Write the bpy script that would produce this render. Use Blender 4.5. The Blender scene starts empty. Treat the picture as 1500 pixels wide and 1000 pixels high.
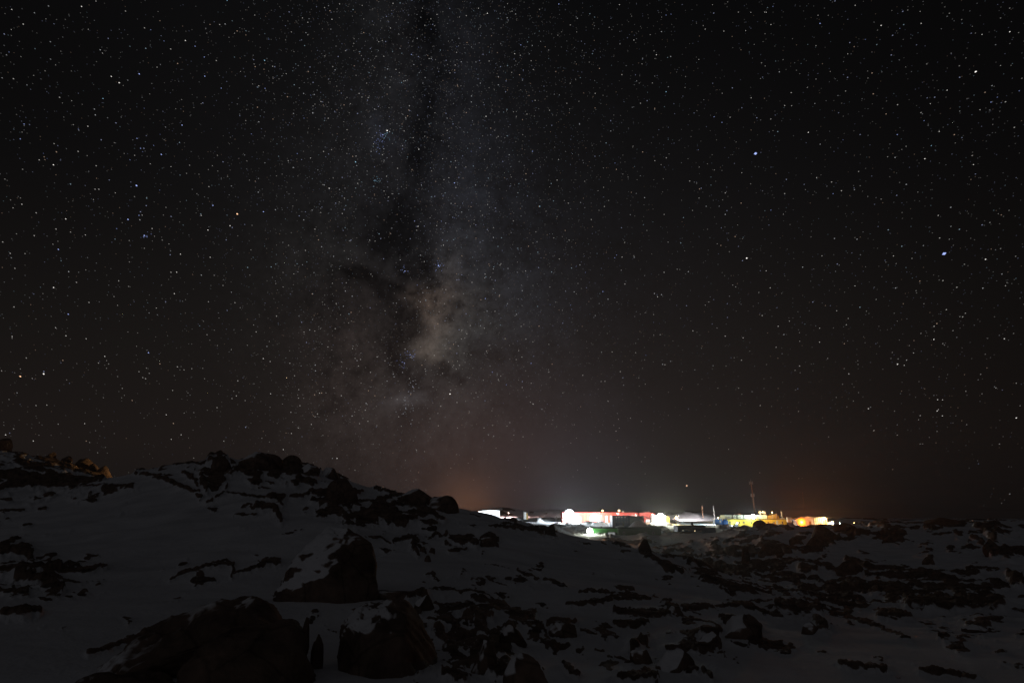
import bpy, bmesh, math, random
import numpy as np
from mathutils import Vector, Matrix

# ------------------------------------------------------------------ camera, sky, exposure
scene = bpy.context.scene
PITCH = math.radians(14.3)
SP, CP = math.sin(PITCH), math.cos(PITCH)
F = 1000.0                                   # focal length in pixels of the 1500 px frame (24 mm on 36 mm)
cam_data = bpy.data.cameras.new("camera")
cam_data.lens = 24.0
cam_data.sensor_width = 36.0
cam_data.clip_start = 0.1
cam_data.clip_end = 60000.0
cam = bpy.data.objects.new("camera", cam_data)
scene.collection.objects.link(cam)
cam.location = (0, 0, 0)
cam.rotation_euler = (math.radians(90) + PITCH, 0, 0)
scene.camera = cam
scene.view_settings.view_transform = 'Standard'
scene.view_settings.look = 'None'
scene.view_settings.exposure = 0.0
scene.view_settings.gamma = 1.0
scene.cycles.use_denoising = True
scene.cycles.denoising_prefilter = 'ACCURATE'
scene.cycles.volume_bounces = 0
scene.cycles.max_bounces = 4
scene.cycles.diffuse_bounces = 2
scene.cycles.sample_clamp_indirect = 2.0
scene.cycles.use_adaptive_sampling = False


def ray(u, v):
    a, b = (u - 750.0) / F, (500.0 - v) / F
    return Vector((a, CP - b * SP, SP + b * CP))


def P(u, v, Y):                              # the world point seen at (u, v) whose depth along +Y is Y
    d = ray(u, v)
    return d * (Y / d.y)


def slope(v):
    b = (500.0 - v) / F
    return (SP + b * CP) / (CP - b * SP)


def project(x, y, z):                        # numpy arrays -> u, v
    fw = np.maximum(y * CP + z * SP, 1e-3)
    up = -y * SP + z * CP
    return 750.0 + F * x / fw, 500.0 - F * up / fw


def build_world():
    w = bpy.data.worlds.new("World")
    scene.world = w
    w.use_nodes = True
    nt = w.node_tree
    nt.nodes.clear()
    N, L = nt.nodes.new, nt.links.new
    out, bg, tc = N('ShaderNodeOutputWorld'), N('ShaderNodeBackground'), N('ShaderNodeTexCoord')
    D = tc.outputs['Generated']

    def m(op, a, b=None, clamp=False):
        n = N('ShaderNodeMath')
        n.operation = op
        n.use_clamp = clamp
        for i, s in enumerate((a, b)):
            if s is None:
                continue
            if isinstance(s, (int, float)):
                n.inputs[i].default_value = s
            else:
                L(s, n.inputs[i])
        return n.outputs[0]

    def vm(op, a, b=None, scale=None):
        n = N('ShaderNodeVectorMath')
        n.operation = op
        for i, s in enumerate((a, b)):
            if s is None:
                continue
            if isinstance(s, (tuple, list, Vector)):
                n.inputs[i].default_value = tuple(s)
            else:
                L(s, n.inputs[i])
        if scale is not None:
            if isinstance(scale, (int, float)):
                n.inputs['Scale'].default_value = scale
            else:
                L(scale, n.inputs['Scale'])
        return n.outputs['Value'] if op == 'DOT_PRODUCT' else n.outputs['Vector']

    def noise(scale, detail, rough, dist=0.0, vec=None):
        n = N('ShaderNodeTexNoise')
        n.inputs['Scale'].default_value = scale
        n.inputs['Detail'].default_value = detail
        n.inputs['Roughness'].default_value = rough
        n.inputs['Distortion'].default_value = dist
        L(vec if vec is not None else D, n.inputs['Vector'])
        return n.outputs['Fac']

    wn = N('ShaderNodeTexNoise')
    wn.inputs['Scale'].default_value = 7.0
    wn.inputs['Detail'].default_value = 4.0
    L(D, wn.inputs['Vector'])
    off = vm('SCALE', vm('SUBTRACT', wn.outputs['Color'], (0.5, 0.5, 0.5)), scale=0.16)
    DW = vm('NORMALIZE', vm('ADD', D, off))

    def blob(u, v, s, warped=True):          # a soft patch of sky round a fixed direction
        d = ray(u, v)
        off2 = (u - 750) ** 2 + (500 - v) ** 2
        sig = s / F / (1 + off2 / F ** 2)
        d.normalize()
        dot = vm('DOT_PRODUCT', DW if warped else D, d)
        return m('EXPONENT', m('MULTIPLY', m('SUBTRACT', dot, 1.0), 1.0 / sig ** 2))

    sep = N('ShaderNodeSeparateXYZ')
    L(D, sep.inputs[0])
    elev = sep.outputs['Z']
    ramp = N('ShaderNodeValToRGB')
    L(m('MAXIMUM', elev, 0.0), ramp.inputs[0])
    cr = ramp.color_ramp
    stops = SKY_STOPS
    cr.elements[0].position, cr.elements[0].color = stops[0][0], (*stops[0][1], 1)
    cr.elements[1].position, cr.elements[1].color = stops[-1][0], (*stops[-1][1], 1)
    for p, c in stops[1:-1]:
        e = cr.elements.new(p)
        e.color = (*c, 1)
    acc = ramp.outputs['Color']
    n1 = noise(9.0, 8.0, 0.62, 0.4)
    n2 = noise(30.0, 8.0, 0.72, 0.3)
    n4 = noise(85.0, 4.0, 0.7, 0.2)
    tex = m('MAXIMUM', m('ADD', m('MULTIPLY', m('SUBTRACT', n1, 0.5), 1.9), m('ADD', m('MULTIPLY', m('SUBTRACT', n2, 0.5), 2.3), m('ADD', m('MULTIPLY', m('SUBTRACT', n4, 0.5), 1.6), 0.80))), 0.10)
    for (u, v, s, col) in MILKY:
        acc = vm('ADD', acc, vm('SCALE', tuple(col), None, scale=m('MULTIPLY', blob(u, v, s), tex)))
    dark = None
    for (u, v, s, a) in LANES:
        b = m('MULTIPLY', blob(u, v, s), a)
        dark = b if dark is None else m('ADD', dark, b)
    n3 = noise(24.0, 8.0, 0.68, 0.6)
    keep = m('SUBTRACT', 1.0, m('MULTIPLY', m('MINIMUM', dark, 1.0), m('MULTIPLY', m('MAXIMUM', m('SUBTRACT', n3, 0.2), 0.0), 2.5), True), True)
    keep = m('MAXIMUM', keep, 0.34)
    acc = vm('SCALE', acc, None, scale=keep)
    for (u, v, s, col) in GLOW:
        acc = vm('ADD', acc, vm('SCALE', tuple(col), None, scale=blob(u, v, s, False)))
    back = vm('DOT_PRODUCT', D, Vector((-0.45, -1.0, 0.34)).normalized())        # glow added to the sky behind the viewer to light facing slopes
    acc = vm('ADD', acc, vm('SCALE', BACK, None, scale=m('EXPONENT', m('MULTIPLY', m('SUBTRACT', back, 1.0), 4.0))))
    dim = None
    for (u, v, s, a) in DIM:
        b = m('MULTIPLY', blob(u, v, s, False), a)
        dim = b if dim is None else m('ADD', dim, b)
    acc = vm('SCALE', acc, None, scale=m('MAXIMUM', m('SUBTRACT', 1.0, dim), 0.2))
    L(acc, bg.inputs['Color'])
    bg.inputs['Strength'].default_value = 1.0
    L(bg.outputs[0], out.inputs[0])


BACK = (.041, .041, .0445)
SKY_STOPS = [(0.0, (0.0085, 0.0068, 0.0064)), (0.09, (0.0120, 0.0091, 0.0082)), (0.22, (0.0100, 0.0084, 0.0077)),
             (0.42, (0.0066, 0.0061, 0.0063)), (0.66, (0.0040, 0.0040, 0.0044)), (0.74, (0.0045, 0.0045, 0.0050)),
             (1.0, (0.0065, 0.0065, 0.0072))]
MILKY = [(572, 20, 45, (.0048, .0048, .0054)), (665, 30, 50, (.0036, .0040, .0052)), (565, 130, 60, (.0046, .0046, .0052)), (660, 140, 60, (.0036, .0040, .0054)),
         (550, 250, 70, (.0040, .0040, .0045)), (685, 270, 70, (.0050, .0056, .0078)), (690, 380, 60, (.0056, .0064, .0082)), (715, 470, 70, (.0030, .0036, .0046)),
         (480, 380, 65, (.0058, .0056, .0055)), (645, 400, 52, (.0090, .0082, .0080)), (628, 436, 24, (.034, .0240, .0178)),
         (640, 474, 30, (.035, .0255, .0190)), (662, 496, 34, (.0110, .0132, .0120)), (612, 440, 13, (.020, .0115, .0065)), (636, 505, 14, (.018, .012, .008)),
         (641, 386, 18, (.020, .018, .0175)), (512, 490, 65, (.0066, .0048, .0043)), (645, 560, 55, (.0072, .0064, .0058)), (505, 545, 45, (.0046, .0026, .0021)),
         (540, 600, 80, (.0048, .0043, .0040)), (598, 598, 14, (.016, .016, .0180)), (640, 660, 140, (.0060, .0044, .0041)),
         (760, 430, 150, (.0024, .0028, .0038)), (690, 590, 110, (.0030, .0028, .0030)), (555, 200, 16, (.006, .007, .011)), (585, 120, 20, (.005, .005, .0058)),
         (560, 300, 150, (.0016, .0016, .0018))]
LANES = [(615, 10, 22, .7), (618, 60, 22, .75), (625, 105, 20, .7), (620, 150, 20, .65), (612, 200, 24, .65), (600, 245, 22, .6),
         (565, 300, 28, .75), (574, 345, 24, .75), (592, 385, 17, .8), (545, 335, 22, .5), (530, 425, 24, .7), (500, 405, 12, .7), (515, 412, 12, .6), (555, 440, 20, .65),
         (580, 440, 17, .75), (594, 475, 20, .75), (588, 515, 20, .7), (602, 550, 16, .6), (607, 580, 13, .5), (606, 630, 16, .4),
         (640, 535, 13, .6), (655, 545, 15, .5), (650, 360, 10, .6), (470, 440, 26, .45), (660, 455, 8, .6), (650, 520, 8, .5), (680, 560, 22, .4), (617, 415, 9, .8)]
GLOW = [(682, 742, 30, (.050, .0210, .0095)), (690, 725, 110, (.014, .0068, .0050)), (740, 700, 140, (.0068, .0044, .0048)), (900, 690, 240, (.0028, .0018, .0017)),
        (1180, 757, 60, (.006, .0022, .0006)), (845, 745, 80, (.003, .0046, .0085))]
DIM = [(-100, 60, 420, .5), (1600, 60, 430, .5), (1640, 560, 330, .25), (1500, 800, 260, .2), (1000, -60, 300, .3)]
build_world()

# ------------------------------------------------------------------ helpers: objects, materials
COL = scene.collection


def obj(name, me, mat, parent=None, loc=None):
    if mat is not None and not me.materials:
        me.materials.append(mat)
    o = bpy.data.objects.new(name, me)
    COL.objects.link(o)
    if parent is not None:
        o.parent = parent
    if loc is not None:
        o.location = loc
    return o


def tag(o, label=None, cat=None, group=None, kind=None):
    for k, val in (('label', label), ('category', cat), ('group', group), ('kind', kind)):
        if val:
            o[k] = val
    return o


def thing(name, label, cat, loc, rz=0.0, group=None):
    o = bpy.data.objects.new(name, None)
    o.empty_display_size = 0.5
    COL.objects.link(o)
    o.location = loc
    o.rotation_euler = (0, 0, rz)
    return tag(o, label, cat, group)


class MB:                                    # gathers boxes, tubes and prisms into one mesh
    def __init__(self):
        self.v, self.f = [], []

    def add(self, vs, fs):
        n = len(self.v)
        self.v += [tuple(p) for p in vs]
        self.f += [tuple(i + n for i in f) for f in fs]
        return self

    def box(self, x0, x1, y0, y1, z0, z1):
        vs = [(x, y, z) for z in (z0, z1) for y in (y0, y1) for x in (x0, x1)]
        return self.add(vs, [(0, 2, 3, 1), (4, 5, 7, 6), (0, 1, 5, 4), (2, 6, 7, 3), (0, 4, 6, 2), (1, 3, 7, 5)])

    def prism(self, prof, y0, y1):           # profile of (x, z) extruded along y
        n = len(prof)
        vs = [(x, y0, z) for x, z in prof] + [(x, y1, z) for x, z in prof]
        fs = [tuple(range(n)), tuple(reversed(range(n, 2 * n)))]
        fs += [(i, i + n, (i + 1) % n + n, (i + 1) % n) for i in range(n)]
        return self.add(vs, fs)

    def prism_x(self, prof, x0, x1):         # profile of (y, z) extruded along x
        n = len(prof)
        vs = [(x0, y, z) for y, z in prof] + [(x1, y, z) for y, z in prof]
        fs = [tuple(range(n)), tuple(reversed(range(n, 2 * n)))]
        fs += [(i, i + n, (i + 1) % n + n, (i + 1) % n) for i in range(n)]
        return self.add(vs, fs)

    def tube(self, a, b, r0, r1=None, seg=8):
        r1 = r0 if r1 is None else r1
        a, b = Vector(a), Vector(b)
        d = (b - a).normalized()
        s = d.orthogonal().normalized()
        t = d.cross(s)
        vs = []
        for p, r in ((a, r0), (b, r1)):
            for i in range(seg):
                th = 2 * math.pi * i / seg
                vs.append(p + (s * math.cos(th) + t * math.sin(th)) * r)
        fs = [(i, (i + 1) % seg, (i + 1) % seg + seg, i + seg) for i in range(seg)]
        fs += [tuple(reversed(range(seg))), tuple(range(seg, 2 * seg))]
        return self.add(vs, fs)

    def lathe(self, prof, seg=20, c=(0, 0)):
        vs, n = [], len(prof)
        for i in range(seg):
            th = 2 * math.pi * i / seg
            vs += [(c[0] + r * math.cos(th), c[1] + r * math.sin(th), z) for r, z in prof]
        fs = [(i * n + j, ((i + 1) % seg) * n + j, ((i + 1) % seg) * n + j + 1, i * n + j + 1) for i in range(seg) for j in range(n - 1)]
        return self.add(vs, fs)

    def mesh(self, name):
        me = bpy.data.meshes.new(name)
        me.from_pydata(self.v, [], self.f)
        bm = bmesh.new()
        bm.from_mesh(me)
        bmesh.ops.remove_doubles(bm, verts=bm.verts, dist=1e-5)
        bmesh.ops.recalc_face_normals(bm, faces=bm.faces)
        bm.to_mesh(me)
        bm.free()
        return me

    def build(self, name, mat, parent=None, loc=None):
        return obj(name, self.mesh(name), mat, parent, loc)


def new_mat(name):
    mt = bpy.data.materials.new(name)
    mt.use_nodes = True
    nt = mt.node_tree
    return mt, nt, nt.nodes['Principled BSDF']


def paint(name, col, rough=0.55, metal=0.0, wear=0.25, scale=1.3):
    mt, nt, b = new_mat(name)
    tc = nt.nodes.new('ShaderNodeTexCoord')
    n = nt.nodes.new('ShaderNodeTexNoise')
    n.inputs['Scale'].default_value = scale
    n.inputs['Detail'].default_value = 6
    n.inputs['Roughness'].default_value = 0.7
    nt.links.new(tc.outputs['Object'], n.inputs['Vector'])
    r = nt.nodes.new('ShaderNodeValToRGB')
    r.color_ramp.elements[0].position = 0.35
    r.color_ramp.elements[1].position = 0.68
    r.color_ramp.elements[0].color = (*[c * (1 - wear) for c in col], 1)
    r.color_ramp.elements[1].color = (*col, 1)
    nt.links.new(n.outputs['Fac'], r.inputs[0])
    nt.links.new(r.outputs[0], b.inputs['Base Color'])
    b.inputs['Roughness'].default_value = rough
    b.inputs['Metallic'].default_value = metal
    return mt


def glow(name, col, strength):
    mt, nt, b = new_mat(name)
    b.inputs['Base Color'].default_value = (0.1, 0.1, 0.1, 1)
    b.inputs['Emission Color'].default_value = (*col, 1)
    b.inputs['Emission Strength'].default_value = strength
    mt.cycles.emission_sampling = 'NONE'
    return mt


# ------------------------------------------------------------------ numpy gradient noise
_rng = np.random.RandomState(11)
_perm = _rng.permutation(256)
_perm = np.concatenate([_perm, _perm, _perm])
_ang = _rng.rand(256) * 2 * np.pi
_gx, _gy = np.cos(_ang), np.sin(_ang)


def perlin(x, y):
    xi, yi = np.floor(x).astype(np.int64), np.floor(y).astype(np.int64)
    xf, yf = x - xi, y - yi
    xi &= 255
    yi &= 255
    sx, sy = xf * xf * xf * (xf * (xf * 6 - 15) + 10), yf * yf * yf * (yf * (yf * 6 - 15) + 10)

    def g(i, j, dx, dy):
        h = _perm[_perm[i] + j]
        return _gx[h] * dx + _gy[h] * dy
    a = g(xi, yi, xf, yf)
    b = g(xi + 1, yi, xf - 1, yf)
    c = g(xi, yi + 1, xf, yf - 1)
    d = g(xi + 1, yi + 1, xf - 1, yf - 1)
    return (a * (1 - sx) + b * sx) * (1 - sy) + (c * (1 - sx) + d * sx) * sy * 1.0


def fbm(x, y, o=4, gain=0.5):
    s, a = 0.0, 1.0
    for k in range(o):
        s = s + a * perlin(x + 17.3 * k, y - 9.1 * k)
        x, y, a = x * 2.03, y * 2.03, a * gain
    return s


# ------------------------------------------------------------------ terrain: one sheet from the camera's feet to the horizon
ROWS = [1, 4, 8, 14, 20, 28, 40, 52, 64, 78, 95, 120, 150, 190, 240, 290, 340, 400, 450, 520, 620, 800, 1200, 2500, 9000]
TAB = {  # column u : height at each depth; numbers above 100 are the picture row v where that ground shows
    -500: [-1.7, -1.7, -1.7, 890, 862, 836, 800, 775, 752, 730, 712, 690, 668, 655, 690, 715, 735, 745, 750, 755, 757, 758, -16, -24, -26],
    0:    [-1.7, -1.7, -1.75, 895, 866, 836, 800, 776, 755, 736, 716, 690, 668, 657, 690, 715, 735, 745, 750, 755, 757, 758, -16, -24, -26],
    100:  [-1.7, -1.7, -1.75, 896, 866, 834, 794, 768, 744, 724, 712, 705, 690, 680, 710, 725, 740, 748, 752, 756, 757, 758, -16, -24, -26],
    160:  [-1.7, -1.7, -1.75, 898, 868, 832, 790, 760, 730, 708, 696, 712, 708, 706, 725, 735, 745, 750, 754, 757, 758, 759, -16, -24, -26],
    220:  [-1.7, -1.7, -1.75, 902, 868, 832, 788, 750, 716, 692, 678, 705, 725, 730, 738, 745, 750, 752, 756, 757, 758, 759, -16, -24, -26],
    300:  [-1.7, -1.7, -1.75, 905, 868, 826, 778, 740, 706, 680, 667, 700, 735, 745, 750, 752, 754, 756, 757, 758, 758, 759, -16, -24, -26],
    400:  [-1.7, -1.7, -1.75, 908, 868, 820, 768, 733, 704, 682, 670, 715, 745, 755, 758, 758, 758, 758, 758, 758, 758, 759, -16, -24, -26],
    480:  [-1.7, -1.7, -1.75, 910, 866, 815, 764, 731, 707, 690, 690, 735, 765, 770, 768, 766, 764, 762, 760, 758, 758, 759, -16, -24, -26],
    560:  [-1.7, -1.7, -1.75, 912, 866, 818, 775, 746, 727, 714, 725, 770, 785, 785, 780, 775, 770, 766, 763, 760, 758, 759, -16, -24, -26],
    640:  [-1.7, -1.7, -1.75, 912, 872, 828, 788, 762, 743, 735, 760, 795, 800, 795, 788, 781, 774, 768, 764, 761, 759, 758, -16, -24, -26],
    700:  [-1.7, -1.7, -1.75, 912, 876, 832, 792, 764, 746.5, 752, 785, 810, 812, 802, 792, 784, 776, 769, 764, 761, 758, 757, -16, -24, -26],
    800:  [-1.7, -1.7, -1.75, 912, 880, 840, 806, 786, 776, 786, 812, 828, 822, 810, 798, 788, 779, 770, 764, 761, 758, 757, -16, -24, -26],
    900:  [-1.7, -1.7, -1.75, 912, 884, 848, 818, 798, 794, 815, 835, 840, 828, 812, 801, 791, 781, 772, 765, 761, 758, 757, -16, -24, -26],
    980:  [-1.7, -1.7, -1.75, 914, 888, 856, 828, 812, 822, 842, 850, 838, 824, 812, 800, 790, 781, 772, 766, 761, 758, 757, -16, -24, -26],
    1060: [-1.7, -1.7, -1.75, 918, 894, 868, 848, 850, 858, 858, 846, 830, 816, 806, 795, 784, 779, 772, 767, 762, 759, 758, -16, -24, -26],
    1110: [-1.7, -1.7, -1.8, 920, 899, 878, 868, 866, 864, 856, 843, 825, 810, 796, 782, 766.5, 774, 772, 768, 763, 760, 759, -16, -24, -26],
    1170: [-1.7, -1.7, -1.8, 924, 906, 890, 880, 872, 864, 852, 839, 821, 806, 792, 779, 767, 774, 773, 769, 764, 760, 759, -16, -24, -26],
    1240: [-1.7, -1.7, -1.8, 928, 912, 900, 886, 876, 866, 852, 838, 820, 804, 790, 777, 770, 773, 775, 771, 766, 762, 759, -16, -24, -26],
    1350: [-1.7, -1.7, -1.8, 932, 918, 906, 892, 880, 868, 853, 838, 818, 800, 785, 772, 766, 772, 775, 775, 770, 765, 760, -16, -24, -26],
    1500: [-1.7, -1.7, -1.8, 934, 922, 910, 896, 882, 868, 852, 836, 814, 794, 778, 766, 760, 766, 770, 772, 770, 765, 760, -16, -24, -26],
    2000: [-1.7, -1.7, -1.8, 934, 922, 910, 896, 882, 868, 852, 836, 814, 794, 778, 766, 760, 766, 770, 772, 770, 765, 760, -16, -24, -26],
}


def blur(a, s, axis):
    k = np.exp(-0.5 * (np.arange(-3 * s, 3 * s + 1) / s) ** 2)
    k /= k.sum()
    pad = [(0, 0), (0, 0)]
    pad[axis] = (3 * s, 3 * s)
    b = np.pad(a, pad, mode='edge')
    out = np.zeros_like(a)
    for i, w in enumerate(k):
        sl = [slice(None), slice(None)]
        sl[axis] = slice(i, i + a.shape[axis])
        out += w * b[tuple(sl)]
    return out


_us = sorted(TAB)
_cs = np.array([(u - 750) / F * CP for u in _us])
_ly = np.log(ROWS)
# interpolate the line-of-sight slope (z / Y), which is what the table mostly holds
_S = np.array([[slope(e) if e > 100 else e / Y for e, Y in zip(TAB[u], ROWS)] for u in _us])
NC, NL = 420, 380
_cg = np.linspace(_cs[0], _cs[-1], NC)
_lg = np.linspace(_ly[0], _ly[-1], NL)
_t1 = np.array([np.interp(_lg, _ly, row) for row in _S])
_t2 = np.array([np.interp(_cg, _cs, _t1[:, j]) for j in range(NL)]).T
_t2 = blur(blur(_t2, 6, 0), 4, 1)


def bump(x, y, cx, cy, rx, ry, h):
    return h * np.exp(-((x - cx) / rx) ** 2 - ((y - cy) / ry) ** 2)


def base_height(x, y):
    r = np.hypot(x, y)
    phi = np.arctan2(x, y)
    c = np.tan(np.clip(phi, -0.95, 0.95))
    Y = np.maximum(r * np.cos(np.clip(phi, -0.95, 0.95)), 1.0)
    fc = np.clip((c - _cg[0]) / (_cg[1] - _cg[0]), 0, NC - 1.001)
    fl = np.clip((np.log(Y) - _lg[0]) / (_lg[1] - _lg[0]), 0, NL - 1.001)
    i, j = fc.astype(int), fl.astype(int)
    a, b = fc - i, fl - j
    s = (_t2[i, j] * (1 - a) + _t2[i + 1, j] * a) * (1 - b) + (_t2[i, j + 1] * (1 - a) + _t2[i + 1, j + 1] * a) * b
    z = s * Y
    for (u, v, Yb, wu, d, h) in MOUNDS:
        p = P(u, v, Yb)
        z = z + bump(x, y, p.x, p.y, wu * Yb / F, d, h)
    return z


MOUNDS = [(740, 757, 900, 55, 110, 9.5), (700, 757, 950, 60, 150, 6), (815, 757, 820, 30, 90, 7), (860, 757, 900, 30, 90, 9),
          (800, 757, 1100, 120, 150, 7), (1030, 757, 540, 34, 30, 4.2), (990, 757, 560, 26, 30, 3.0),
          (909, 770, 376, 8, 6, 2.4), (931, 770, 380, 9, 7, 3.8), (943, 771, 378, 10, 7, 2.0),
          (757, 759, 490, 9, 9, 1.6), (783, 761, 470, 7, 9, 1.9), (791, 762, 460, 5, 8, 1.8), (768, 759, 480, 5, 8, 0.8),
          (1062, 775, 372, 5, 5, 1.4)]

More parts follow.
